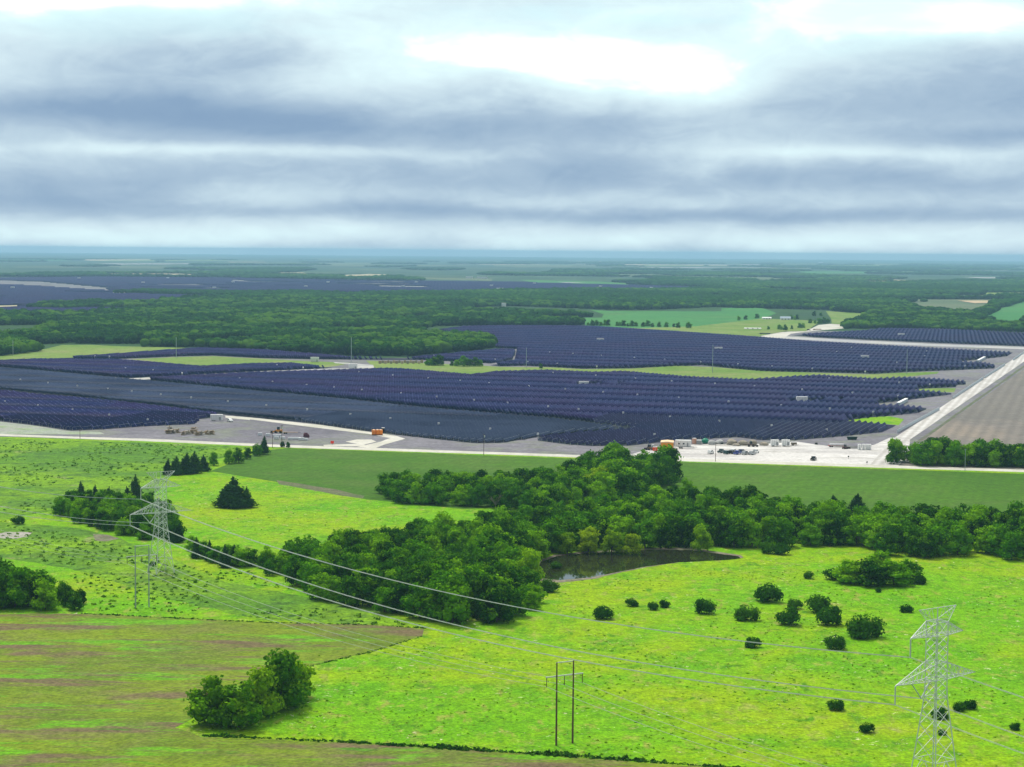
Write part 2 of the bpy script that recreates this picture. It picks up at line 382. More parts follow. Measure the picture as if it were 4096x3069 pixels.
S5 = ([(1745, 1322), (1860, 1307), (2040, 1304), (2340, 1306), (2380, 1307), (2700, 1327), (3000, 1347), (3260, 1368), (3700, 1392), (4050, 1410)] +
      T(3046, 1350, (2120, 130), (2060, 160), (1850, 185), (1650, 205), (1850, 212), (1960, 228), (1965, 262), (1250, 292), (950, 308), (450, 295), (0, 288)) +
      T(2000, 1350, (1700, 236), (1100, 262), (700, 266), (400, 250), (200, 240), (0, 246)) + [(1960, 1462), (2060, 1444), (2070, 1398), (1985, 1392), (1965, 1345), (1800, 1335)])
S6 = [(3165, 1341), (3473, 1322), (3520, 1315), (3758, 1317), (4096, 1332), (4500, 1345), (4500, 1400), (4096, 1386), (3758, 1373), (3468, 1360), (3260, 1350)]
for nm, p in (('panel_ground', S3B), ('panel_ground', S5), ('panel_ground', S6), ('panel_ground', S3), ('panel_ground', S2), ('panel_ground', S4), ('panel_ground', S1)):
    sheet(nm, p, shade_ground_m, 0.5)  # ground colour carries the shade under the panels

sheet('pasture', [(-500, 1450), (0, 1442), (150, 1437), (330, 1429), (560, 1409), (780, 1393), (500, 1386), (350, 1380), (250, 1380), (180, 1397), (0, 1420), (-500, 1430)], pasture_m, 1)
sheet('pasture', [(520, 1438), (700, 1429), (855, 1425), (1050, 1436), (1250, 1446), (1400, 1452), (1350, 1464), (1300, 1470), (1170, 1457), (1060, 1456), (810, 1467), (740, 1460), (600, 1445)], pasture_m, 1)
sheet('pasture', T(1000, 1350, (980, 195), (1500, 218), (1960, 238), (2106, 248)) + T(2000, 1350, (400, 252), (700, 268), (1100, 264), (1500, 240), (1800, 250), (2212, 285)) +
      T(3046, 1350, (450, 297), (900, 312), (1200, 298), (1500, 290), (1480, 306), (1200, 336), (950, 348), (500, 318), (300, 328)) + T(2000, 1350, (2100, 356), (1600, 333), (1050, 288), (800, 296), (400, 278)) + T(1000, 1350, (2106, 288), (1870, 316), (1500, 290), (1050, 264)), pasture_m, 1)
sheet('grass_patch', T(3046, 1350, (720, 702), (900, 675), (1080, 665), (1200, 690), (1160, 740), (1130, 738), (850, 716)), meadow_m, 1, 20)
sheet('grass_patch', T(3046, 1350, (1300, 446), (1340, 435), (1500, 428), (1640, 430), (1620, 462), (1550, 462), (1400, 455)), pasture_m, 1, 20)
sheet('track', T(0, 1350, (1080, 346), (1190, 357), (2212, 302)) + T(1000, 1350, (0, 302), (700, 282), (1050, 270), (1040, 232), (900, 222), (700, 208), (720, 218), (860, 226), (830, 262), (690, 262), (400, 272), (0, 290)), track_m, 0.5)
sheet('track', [(3045, 1352), (3150, 1346), (3260, 1353), (3470, 1364), (3750, 1377), (4100, 1389), (4500, 1402), (4500, 1412), (4100, 1398), (3750, 1386), (3470, 1374), (3250, 1362), (3150, 1356)], track_m, 0.5)
sheet('gravel_pad', T(3046, 950, (-140, 795), (0, 798), (200, 798), (420, 768), (480, 738), (600, 727), (692, 731), (692, 768), (440, 787), (250, 812), (200, 842), (80, 848), (-60, 825)), lane_m, 0.5)
sheet('track', T(2000, 950, (1640, 758), (1900, 722), (2212, 688), (2260, 692), (1950, 735), (1690, 770)), tan_m, 0.5)
# strips near the main road
sheet('verge', [(-500, 1700), (0, 1688), (150, 1705), (280, 1727), (400, 1728), (420, 1738), (0, 1738), (-500, 1725)], ground_mat('pale_verge', (0.30, 0.34, 0.28), (0.33, 0.33, 0.30), (0.24, 0.33, 0.14), 0.02, 0.06, 0.5, 0.2, bump=0.2), 1)
sheet('track', T(0, 1350, (1900, 660), (2106, 676)) + T(1000, 1350, (600, 740), (1230, 830), (1310, 855), (1130, 905), (1060, 935), (900, 925), (1100, 880), (1180, 850), (1000, 815), (500, 755), (0, 692)) + T(0, 1350, (2106, 698), (1900, 678)), lane_m, 0.5, 20)
sheet('track', T(1000, 1350, (800, 880), (900, 862), (1020, 862), (1060, 880), (960, 905), (1000, 920), (620, 918), (620, 906), (900, 898)), lane_m, 1, 20)
# yard, roads
sheet('gravel_yard', [(2480, 1832), (2565, 1806), (2640, 1795), (2780, 1778), (3046, 1777), (3188, 1768), (3326, 1787), (3426, 1796), (3500, 1780), (3560, 1752), (3640, 1752), (3640, 1872), (3560, 1868), (2700, 1842)], gravel_m, 1)
sheet('gravel_road', [(3470, 1872), (3573, 1756), (4096, 1409), (4500, 1141), (4530, 1160), (4096, 1447), (3636, 1762), (3560, 1872)], road_m, 0.4)
sheet('ploughed_field', [(3690, 1762), (4096, 1478), (4500, 1200), (5200, 1200), (5200, 1925), (4096, 1884), (3590, 1868)], plough_m, 0.6)
sheet('ditch', [(3655, 1775), (4096, 1462), (4500, 1176), (4512, 1182), (4096, 1470), (3672, 1775)], ground_mat('ditch_grass', (0.12, 0.12, 0.09), (0.10, 0.14, 0.06), (0.17, 0.17, 0.12), 0.05, 0.1, 0.5, 0.25), 0.8, 20)
MEADOW = [(-700, 1718), (0, 1748), (600, 1766), (1100, 1790), (2000, 1820), (2600, 1842), (3600, 1874), (4096, 1890), (4800, 1915), (4800, 3700), (-700, 3700)]
sheet('meadow', MEADOW, meadow_m, 0.6)
sheet('scrubland', [(-700, 1725), (0, 1754), (600, 1772), (1020, 1790), (900, 1830), (700, 1880), (640, 1960), (560, 2010), (300, 2030), (0, 2080), (-700, 2060)], scrub_m, 3)
sheet('scrubland', [(-700, 2100), (0, 2090), (300, 2110), (560, 2180), (900, 2330), (1500, 2440), (1720, 2510), (1500, 2500), (1050, 2485), (600, 2380), (350, 2290), (0, 2230), (-700, 2200)], scrub_m, 6)
sheet('field', D((560, 975), (620, 968), (1050, 984), (1400, 996), (2211, 1024), (2600, 1038), (2600, 1110), (2211, 1110), (1850, 1105), (1600, 1090), (1480, 1080), (1300, 1090), (1000, 1100), (790, 1079), (650, 1050), (540, 1032), (455, 1018)), field_m, 1)
sheet('soil_patch', D((600, 1038), (700, 1053), (790, 1072), (780, 1078), (700, 1064), (600, 1046)), ground_mat('brown_patch', (0.14, 0.13, 0.08), (0.10, 0.14, 0.05), (0.15, 0.14, 0.09), 0.03, 0.06, 0.6, 0.3), 3)
sheet('crop_field', [(-700, 2450), (0, 2457), (360, 2457), (570, 2466), (1050, 2490), (1500, 2502), (1700, 2518), (1690, 2545), (1498, 2604), (1237, 2665), (1000, 2780), (807, 2860), (702, 2912), (807, 2950), (1000, 2957), (1446, 2977), (2050, 3014), (2900, 3077), (3300, 3115), (3300, 3700), (-700, 3700)], crop_m, 3)
sheet('country_road', [(-700, 1712), (0, 1737), (330, 1749), (610, 1757), (1110, 1780), (2000, 1810), (2600, 1831), (3600, 1864), (4096, 1880), (4800, 1903), (4800, 1914), (4096, 1890), (3600, 1875), (2600, 1842), (2000, 1820), (1110, 1790), (610, 1767), (330, 1757), (0, 1745), (-700, 1720)], lane_m, 0.5)
sheet('dry_patch', T(0, 1700, (-100, 930), (80, 905), (270, 905), (230, 945), (130, 962), (0, 958), (-100, 960)), pale_m, 2, 15)
sheet('dry_patch', T(0, 1700, (780, 920), (900, 925), (1000, 960), (900, 985), (810, 980)), mud_m, 2, 15)
POND = T(2000, 1700, (300, 1235), (340, 1160), (480, 1108), (700, 1085), (1240, 1058), (1600, 1058), (1900, 1096), (2010, 1110), (2030, 1128), (1900, 1142), (1500, 1162), (1200, 1202), (1000, 1242), (760, 1290), (500, 1312), (340, 1295))
sheet('pond_bank', [(2556 + (x - 2556) * 1.035, 2263 + (y - 2263) * 1.16 + 1) for x, y in POND], mud_m, 3, 20)
wm, nt = new_mat('pond_water'); n = N(nt)
co = n.node('ShaderNodeTexCoord').outputs['Object']
b = n.node('ShaderNodeBump'); b.inputs['Strength'].default_value = 0.05; b.inputs['Distance'].default_value = 0.05
n.put(b.inputs['Height'], n.noise(co, 0.6, 3))
p = n.node('ShaderNodeBsdfPrincipled'); p.inputs['Base Color'].default_value = (0.022, 0.026, 0.012, 1); p.inputs['Roughness'].default_value = 0.03
p.inputs['IOR'].default_value = 1.33; n.put(p.inputs['Normal'], b.outputs[0])
o = n.node('ShaderNodeOutputMaterial'); n.put(o.inputs[0], p.outputs[0])
sheet('pond_water', POND, wm, 1.0, 15)

# ------------------------------------------------------------------ foliage
leaf_dec = leaf_mat('broadleaf', (0.013, 0.075, 0.003), (0.070, 0.250, 0.002), (0.21, 0.45, 0.002), trans=0.2)
leaf_bright = leaf_mat('bright_leaf', (0.22, 0.44, 0.003), (0.28, 0.52, 0.003), (0.38, 0.60, 0.01))
leaf_ced = leaf_mat('cedar_leaf', (0.014, 0.05, 0.016), (0.020, 0.07, 0.018), (0.035, 0.10, 0.02), trans=0.15)
leaf_shrub = leaf_mat('shrub_leaf', (0.020, 0.10, 0.008), (0.035, 0.14, 0.008), (0.07, 0.20, 0.008))
leaf_mass = leaf_mat('woodland_leaf', (0.006, 0.040, 0.008), (0.020, 0.090, 0.010), (0.075, 0.175, 0.012), attr=True, trans=0.12)
bark = paint('bark', (0.12, 0.09, 0.07), 0.9)
twig = paint('grey_twig', (0.24, 0.20, 0.18), 0.9)

def leaf_quads(c, nrm, size, rng):
    """c (n,3), nrm (n,3), size (n,) -> V,F"""
    n_ = len(c); r = rng.normal(size=(n_, 3)); nn = nrm + r * 0.55; nn /= np.linalg.norm(nn, axis=1)[:, None] + 1e-9
    a = np.cross(nn, rng.normal(size=(n_, 3))); a /= np.linalg.norm(a, axis=1)[:, None] + 1e-9
    b_ = np.cross(nn, a); s = size[:, None]; k = rng.uniform(0.5, 1.0, (n_, 1))
    V = np.stack([c - a * s, c - b_ * s * k, c + a * s, c + b_ * s * k], 1).reshape(-1, 3)
    return V, np.arange(n_ * 4).reshape(-1, 4)

ICO = {}
def ico(sub):
    if sub not in ICO:
        bm = bmesh.new(); bmesh.ops.create_icosphere(bm, subdivisions=sub, radius=1)
        ICO[sub] = (np.array([v.co[:] for v in bm.verts]), np.array([[v.index for v in f.verts] for f in bm.faces])); bm.free()
    return ICO[sub]

def crown_mesh(name, lobes, nleaf, size, seed, core=0.72):
    """lobes: list of (centre, radii); leaves on and just inside each lobe + a rough leafy core so that the crown is opaque inside"""
    rng = np.random.default_rng(seed); Vs, Fs, off = [], [], 0
    vol = np.array([r[0] * r[1] + r[0] * r[2] for _, r in lobes]); vol /= vol.sum()
    iv, ifc = ico(2)
    for (c, r), w in zip(lobes, vol):
        k = max(10, int(nleaf * w)); d = rng.normal(size=(k, 3)); d /= np.linalg.norm(d, axis=1)[:, None]
        d[:, 2] = np.where((d[:, 2] < -0.3) & (rng.random(k) < 0.6), -d[:, 2], d[:, 2])
        rad = 1.0 - np.abs(rng.normal(0, 0.13, k)) + 0.10 * rng.random(k)
        bump = 1 + 0.12 * np.sin(d[:, 0] * 7 + seed) * np.cos(d[:, 1] * 6 + seed * 2) + 0.08 * np.sin(d[:, 2] * 9)
        pos = np.array(c) + d * np.array(r) * (rad * bump)[:, None]
        V, F = leaf_quads(pos, d, rng.uniform(0.6, 1.25, k) * size, rng)
        Vs.append(V); Fs.append(F + off); off += len(V)
    cores, cf, co_ = [], [], off
    q4 = []
    for (c, r) in lobes:
        V = iv * (1 + rng.uniform(-0.12, 0.12, (len(iv), 1))) * np.array(r) * core + np.array(c)
        cores.append(V); q4.append(np.column_stack([ifc, ifc[:, 0]]) + co_); co_ += len(V)
    V = np.vstack(Vs + cores)
    me = bpy.data.meshes.new(name)
    quads = np.vstack(Fs); tris = np.vstack([x[:, :3] for x in q4])
    me.vertices.add(len(V)); me.vertices.foreach_set('co', V.astype(np.float32).ravel())
    me.loops.add(quads.size + tris.size); me.loops.foreach_set('vertex_index', np.concatenate([quads.ravel(), tris.ravel()]).astype(np.int32))
    me.polygons.add(len(quads) + len(tris))
    ls = np.concatenate([np.arange(len(quads)) * 4, quads.size + np.arange(len(tris)) * 3]).astype(np.int32)
    me.polygons.foreach_set('loop_start', ls); me.update(calc_edges=True)
    return me

def trunk_mesh(name, h, r, seed, limbs=4, spread=2.4, up=0.55):
    rr = random.Random(seed); m = MB(); pts = [(0, 0, -0.2)]; x = y = 0
    for k in range(1, 4):
        x += rr.uniform(-.25, .25); y += rr.uniform(-.25, .25); pts.append((x, y, h * 0.22 * k))
    rad = [r, r * 0.8, r * 0.6, r * 0.35]
    for i in range(3): m.tube(pts[i], pts[i + 1], rad[i], rad[i + 1], 7)
    for k in range(limbs):
        a = 2 * math.pi * k / limbs + rr.uniform(-.4, .4); s0 = pts[1 + k % 2]
        mid = (s0[0] + math.cos(a) * spread * .5, s0[1] + math.sin(a) * spread * .5, s0[2] + h * up * .25)
        end = (s0[0] + math.cos(a) * spread, s0[1] + math.sin(a) * spread, s0[2] + h * up * .6)
        m.tube(s0, mid, r * .45, r * .3, 5); m.tube(mid, end, r * .3, r * .1, 5)
    return m.mesh(name)

DEC = []
for s in range(11):
    rr = random.Random(100 + s); H = 13.0; lobes = []
    k = rr.randint(9, 13)
    lobes.append(((0, 0, 6.6), (3.0, 3.0, 4.4)))
    for i in range(k):
        a = rr.uniform(0, 2 * math.pi); rad = rr.uniform(2.0, 4.3); z = rr.uniform(3.0, 11.0)
        lim = 1.0 - max(0, (z - 6.5)) / 7.5
        sz = rr.uniform(1.3, 2.5)
        lobes.append(((math.cos(a) * rad * lim, math.sin(a) * rad * lim, z), (sz * 1.15, sz * 1.15, sz * .9)))
    for i in range(5):
        a = i * 1.257 + rr.random(); lobes.append(((math.cos(a) * 3.2, math.sin(a) * 3.2, 2.4), (2.2, 2.2, 2.3)))
    DEC.append((crown_mesh('crown', lobes, 1500, 0.46, s, core=0.60), trunk_mesh('trunk', 11, 0.32, s)))
CED = []
for s in range(5):
    rr = random.Random(200 + s); lobes = []
    for k in range(8):
        t = k / 7; r_ = 3.0 * (1 - t) ** 0.8 + 0.35
        lobes.append(((rr.uniform(-.4, .4), rr.uniform(-.4, .4), 1.4 + 8.2 * t), (r_, r_, 1.35)))
        if t < .75:
            a = rr.uniform(0, 6.28); lobes.append(((math.cos(a) * r_ * .6, math.sin(a) * r_ * .6, 1.2 + 8.2 * t), (r_ * .5, r_ * .5, 1.3)))
    CED.append((crown_mesh('crown', lobes, 1300, 0.30, 50 + s), trunk_mesh('trunk', 9, 0.22, s, 2, 0.6)))
SHR = []
for s in range(6):
    rr = random.Random(300 + s); lobes = [((0, 0, 1.3), (2.0, 2.0, 1.5))]
    for i in range(8):
        a = rr.uniform(0, 6.28); d = rr.uniform(.9, 1.9); sz = rr.uniform(.6, 1.15)
        lobes.append(((math.cos(a) * d, math.sin(a) * d, rr.uniform(.7, 2.6) * (1.5 - .5 * d)), (sz, sz, sz * .9)))
    SHR.append((crown_mesh('foliage', lobes, 1100, 0.20, 80 + s, core=0.62), trunk_mesh('stem', 2.6, 0.10, s, 5, 1.1)))

def inst(name, crown_name, trunk_name, meshes, mat, loc, sc, rz, label, cat, group, wx=1.0):
    e = empty(name, (loc[0], loc[1], 0), rz, label, cat, group); e.scale = (sc * wx, sc * wx, sc * (1.02 if cat == 'shrub' else 1))
    for nm, me, mt in ((crown_name, meshes[0], mat), (trunk_name, meshes[1], bark)):
        o = bpy.data.objects.new(nm, me); COL.objects.link(o); o.parent = e
        if not me.materials: me.materials.append(mt)
        if mt is not me.materials[0]:
            o.material_slots[0].link = 'OBJECT'; o.material_slots[0].material = mt
    return e

def tree(px, py, h, kind='dec', label='', group=None, wx=1.0, bright=False):
    b = G(px, py); i = random.randrange(11 if kind == 'dec' else 5)
    if kind == 'dec': return inst('broadleaf_tree', 'crown', 'trunk', DEC[i], leaf_bright if bright else leaf_dec, b, h / 13.0, random.uniform(0, 6.28), label, 'tree', group, wx)
    return inst('cedar_tree', 'crown', 'trunk', CED[i % 5], leaf_ced, b, h / 10.3, random.uniform(0, 6.28), label, 'tree', group, wx)

def scatter(poly, spacing, seed, jit=0.35):
    """points (world) on a jittered triangular lattice inside a photo-measured outline"""
    P = [G(x, max(y, 1018)) for x, y in poly]; xs = [p.x for p in P]; ys = [p.y for p in P]
    rng = np.random.default_rng(seed)
    gx = np.arange(min(xs), max(xs) + spacing, spacing); gy = np.arange(min(ys), max(ys) + spacing, spacing * .87)
    X, Y = np.meshgrid(gx, gy); X = X + (np.arange(len(gy)) % 2)[:, None] * spacing / 2
    X = (X + rng.uniform(-jit, jit, X.shape) * spacing).ravel(); Y = (Y + rng.uniform(-jit, jit, Y.shape) * spacing).ravel()
    u, v = PJ(np.column_stack([X, Y, np.zeros(len(X))]))
    k = in_poly(u, v, poly)
    return X[k], Y[k], u[k], v[k]

# ---- groves of single trees
GROVES = []
F2 = D((535, 1222), (600, 1262), (690, 1296), (800, 1318), (900, 1340), (960, 1347), (1060, 1347), (1165, 1330), (1145, 1290), (1135, 1250), (1160, 1215), (1215, 1190), (1390, 1187), (1500, 1182), (1600, 1188), (1700, 1186), (1780, 1178),
       (1850, 1186), (1960, 1208), (2090, 1200), (2211, 1214), (2300, 1220), (2300, 1142), (2211, 1142), (2000, 1147), (1850, 1138), (1700, 1122), (1550, 1094), (1400, 1100), (1280, 1122), (1100, 1142), (1000, 1157), (900, 1172), (800, 1192), (700, 1207), (560, 1217))
F1 = D((815, 1076), (880, 1089), (1000, 1096), (1090, 1100), (1160, 1112), (1300, 1095), (1395, 1068), (1450, 1052), (1470, 1040), (1440, 1022), (1350, 1020), (1260, 1025), (1200, 1050), (1000, 1056), (830, 1062))
F3 = D((108, 1108), (160, 1130), (250, 1160), (330, 1172), (385, 1168), (380, 1145), (365, 1112), (300, 1098), (180, 1090))
F4 = D((-90, 1318), (188, 1318), (184, 1306), (120, 1292), (40, 1284), (-90, 1280))
F7 = D((1925, 1004), (2211, 1012), (2320, 1014), (2320, 1000), (2211, 1000), (1930, 996))
cands = []
def add_grove(poly, sp_, seed, hf, label, grp):
    X, Y, u, v = scatter(poly, sp_, seed)
    for x, y, a, b_ in zip(X, Y, u, v): cands.append((math.hypot(x, y), x, y, a, b_, hf(a / 1.8525, b_ / 1.8525), label(a / 1.8525, b_ / 1.8525), grp))
rj = random.Random(5)
def hF2(x, y):
    if x < 620: return rj.uniform(6, 8)
    if x > 1070 and x < 1185 and y > 1225: return max(4.5, rj.uniform(12.5, 14) - (x - 1070) * .085)
    if 930 < x < 1180 and y > 1300: return rj.uniform(12.5, 15)
    if x < 950: return rj.uniform(9, 11.5)
    if x > 1780: return rj.uniform(10, 13)
    if y > 1160 and 1180 < x < 1700: return rj.uniform(11, 13.5)
    return rj.uniform(8.5, 13.5)
def lF2(x, y):
    if x < 900: return 'leafy green tree in the narrow western tail of the grove'
    if x < 1190 and y > 1250: return 'dark leafy tree at the front corner of the grove left of the pond'
    if x < 1190: return 'leafy green tree in the thick of the grove left of the pond'
    if x < 1700 and y > 1165: return 'leafy green tree on the far bank of the pond'
    if x < 1700: return 'leafy green tree in the thick wood behind the pond'
    if y > 1180: return 'leafy green tree on the meadow side of the wood right of the pond'
    return 'leafy green tree on the field side of the wood right of the pond'
add_grove(F2, 8.6, 1, hF2, lF2, 'trees of the wood around the pond')
add_grove(F1, 8.6, 2, lambda x, y: (rj.uniform(14, 17) if 1300 < x < 1360 or x > 1425 else rj.uniform(10, 13) if x > 1250 else rj.uniform(9.5, 11.5)),
          lambda x, y: ('tall broad tree at the high right end of the upper wood by the yard' if x > 1250 else 'leafy tree in the upper wood beside the dull green field'), 'trees of the upper wood')
add_grove(F3, 6.5, 3, lambda x, y: rj.uniform(6.5, 9), lambda x, y: 'dark leafy tree in the copse behind the left lattice tower', 'trees of the copse behind the tower')
add_grove(F4, 7, 4, lambda x, y: (rj.uniform(12, 14) if x < 45 else rj.uniform(9, 11) if x < 110 else rj.uniform(5, 7.5)), lambda x, y: 'dark leafy tree in the copse cut off by the left edge of the picture', 'trees of the left edge copse')
add_grove(F7, 8, 6, lambda x, y: rj.uniform(10, 15), lambda x, y: 'dark leafy tree in the roadside belt below the ploughed field', 'trees of the roadside belt')
cands.sort(key=lambda c: c[0])
for c in cands[:292]:
    _, x, y, a, b_, h, lab, grp = c
    i = random.randrange(11)
    inst('broadleaf_tree', 'crown', 'trunk', DEC[i], leaf_dec, (x, y), h / 13.0, random.uniform(0, 6.28), lab, 'tree', grp, random.uniform(.8, 1.3))
rest_near = cands[292:]

# ---- trees that stand out
clump_m = leaf_mat('clump_leaf', (0.06, 0.20, 0.002), (0.11, 0.29, 0.002), (0.24, 0.44, 0.002), trans=0.2)
SP = [(466, 1565, 13, 1.15, False, 'rounded yellow-green tree at the front left of the clump in the crop field'), (516, 1570, 12, 1.15, False, 'low rounded tree at the front of the clump in the crop field'),
      (560, 1548, 13, 1.1, False, 'middle tree of the clump at the edge of the crop field'), (602, 1530, 15.5, 1.2, False, 'tallest tree of the clump at the edge of the crop field'), (634, 1510, 12, 1.05, False, 'rearmost tree of the clump, nearest the meadow')]
for x, y, h, w, br, lab in SP:
    e = tree(x * 1.8525, y * 1.8525, h, 'dec', lab, 'trees of the clump beside the crop field', w, True)
    for ch in e.children:
        if ch.name.startswith('crown'): ch.material_slots[0].material = clump_m
for x, y, h, w, lab in [(1146, 1260, 13.5, .85, 'bright yellow-green tree at the left end of the pond'), (1118, 1262, 9, .9, 'smaller light green tree beside the bright yellow-green one'),
                        (1225, 1196, 9, 1.1, 'olive-yellow tree leaning over the left of the far pond bank'), (1270, 1194, 9.8, 1.1, 'olive-yellow tree second from the left over the far pond bank'),
                        (1320, 1196, 9.8, 1.1, 'olive-yellow tree in the middle of the far pond bank'), (1365, 1197, 8.5, 1.1, 'olive-yellow tree at the right of the light row over the pond'),
                        (1512, 1190, 10.5, .9, 'lone yellowish tree by the right half of the pond'), (2200, 1008, 12, 1, 'light green tree among the dark roadside belt'), (1290, 1075, 15.0, 1.1, 'light green tree with the highest top in the upper wood')]:
    e = tree(x * 1.8525, y * 1.8525, h, 'dec', lab, None, w, True)
    if y < 1100 and x < 2000 or 1200 < x < 1400: 
        for ch in e.children:
            if ch.name.startswith('crown'): ch.material_slots[0].material = leaf_mat('olive_leaf', (0.18, 0.36, 0.003), (0.24, 0.42, 0.003), (0.34, 0.50, 0.01)) if 'olive_leaf' not in bpy.data.materials else bpy.data.materials['olive_leaf']
for x, y, h, w, lab in [(1838, 1260, 9, 1.6, 'left tree of the leafy clump standing out in the meadow'), (1880, 1266, 9, 1.7, 'front middle tree of the leafy clump in the meadow'), (1895, 1250, 10.5, 1.4, 'rear tree of the leafy clump in the meadow'),
                        (1930, 1264, 9, 1.7, 'right tree of the leafy clump in the meadow'), (1965, 1258, 8, 1.4, 'small tree at the right end of the meadow clump')]:
    tree(x * 1.8525, y * 1.8525, h, 'dec', lab, 'trees of the meadow clump', w)
for x, y, h, w, lab in [(505, 1096, 13, 1.8, 'tall dark cedar, peak of the lone mound in the bright meadow'), (484, 1096, 9, 1.6, 'cedar on the left side of the lone mound'), (530, 1096, 8.5, 1.8, 'cedar on the right side of the lone mound'), (508, 1099, 7, 1.4, 'low cedar in front of the lone mound'),
                        (175, 1082, 8.5, 1.0, 'pointed dark cedar, leftmost behind the copse'), (205, 1084, 7.5, .9, 'pointed dark cedar second from the left behind the copse'), (235, 1088, 7.5, .9, 'narrow dark cedar rising between two others behind the copse'), (292, 1086, 12.0, 1.0, 'tallest pointed cedar just left of the lattice tower'), (275, 1085, 7, 1.1, 'short cedar at the foot of the tallest one by the tower'),
                        (362, 1026, 8, 1.0, 'slim cedar at the left end of the dark row by the field'), (380, 1026, 9, 1.5, 'broad cedar second in the dark row by the field'), (402, 1024, 10, 1.5, 'broad cedar in the middle of the dark row by the field'), (420, 1022, 10.5, 1.4, 'tallest cedar of the dark row by the field'), (440, 1018, 8, 1.4, 'cedar at the right end of the dark row by the field'),
                        (570, 982, 10, 1.0, 'pointed cedar at the roadside end of the tree line'), (424, 1206, 7.5, 1.0, 'small cedar at the left end of the grove'), (452, 1212, 7.5, 1.0, 'small cedar second from the left of the grove'), (486, 1226, 8, 1.1, 'small cedar in front of the left end of the grove'), (506, 1222, 7.5, 1.1, 'small cedar touching the left end of the grove'),
                        (1800, 1104, 7, 1.5, 'dark rounded tree standing above the wood edge by the green field'), (1850, 1106, 8, 1.7, 'dark rounded cedar standing above the wood edge by the green field'), (385, 1172, 7, 1.3, 'dark bushy cedar just right of the tower body')]:
    tree(x * 1.8525, y * 1.8525, h, 'ced', lab, None, w)
for x, y, h, w, lab in [(462, 1006, 7.5, .8, 'single round tree in the gap of the tree line'), (494, 1002, 8, .9, 'leafy tree left of a pair in the tree line'), (515, 1000, 8.5, .9, 'leafy tree right of a pair in the tree line'), (535, 992, 7, .8, 'small leafy tree near the roadside end of the tree line'), (555, 985, 8, .9, 'leafy tree next to the last cedar of the tree line'),
                        (415, 1190, 6, 1.1, 'leftmost little round tree of the low row before the grove'), (438, 1205, 6.5, 1.2, 'little round tree between the first two small cedars'), (466, 1215, 6.5, 1.3, 'bushy tree in the middle of the low row before the grove'), (495, 1216, 7, 1.3, 'bushy tree closing the gap between the low row and the grove'), (520, 1224, 7.5, 1.2, 'bushy tree at the very tip of the grove'),
                        (610, 966, 4, .9, 'low roadside bush by the two slim poles'), (622, 967, 3.5, .9, 'low pale bush on the roadside near the poles')]:
    tree(x * 1.8525, y * 1.8525, h, 'dec', lab, None, w)
# far single trees (about 2 to 3 km away)
k = 0
far_single = T(2000, 950, (1245, 752), (1205, 755), (1283, 757), (1340, 757), (1400, 758), (1465, 758), (1500, 764), (1590, 766), (985, 748), (1010, 750), (1040, 750), (1075, 752), (1110, 752), (1145, 752), (740, 744), (775, 746), (810, 746), (850, 746), (885, 745), (910, 745),
               (2010, 700), (2070, 694), (2165, 685)) + T(3046, 950, (170, 780), (200, 785), (150, 778), (255, 775), (320, 765), (350, 765), (57, 778), (300, 690), (410, 725), (450, 728), (490, 728), (530, 726), (560, 722), (445, 665), (500, 665), (700, 765), (740, 768), (790, 766), (280, 695), (250, 690)) + \
    [(620 * 1.0, 0)][:0] + T(1000, 1350, (1500, 236), (1530, 238), (1560, 238), (1600, 236), (1700, 240), (1740, 242), (1800, 244), (1850, 244), (1900, 244), (1940, 244)) + T(2000, 1350, (345, 262))
for (x, y) in far_single:
    b0 = G(x, y); k += 1
    zone = ('in the hedge line below the big green field' if x < 2760 and y < 1330 else 'around the distant farm beside the gravel pad' if y < 1330 else 'in the small dark clump on the grass strip' if x < 2000 else 'standing alone on the grass strip between solar blocks')
    tree(x, y, random.uniform(7, 11) * (0.75 if k % 3 == 0 else 1), 'dec', 'small distant dark green tree ' + zone, 'distant trees ' + zone, random.uniform(.9, 1.25))

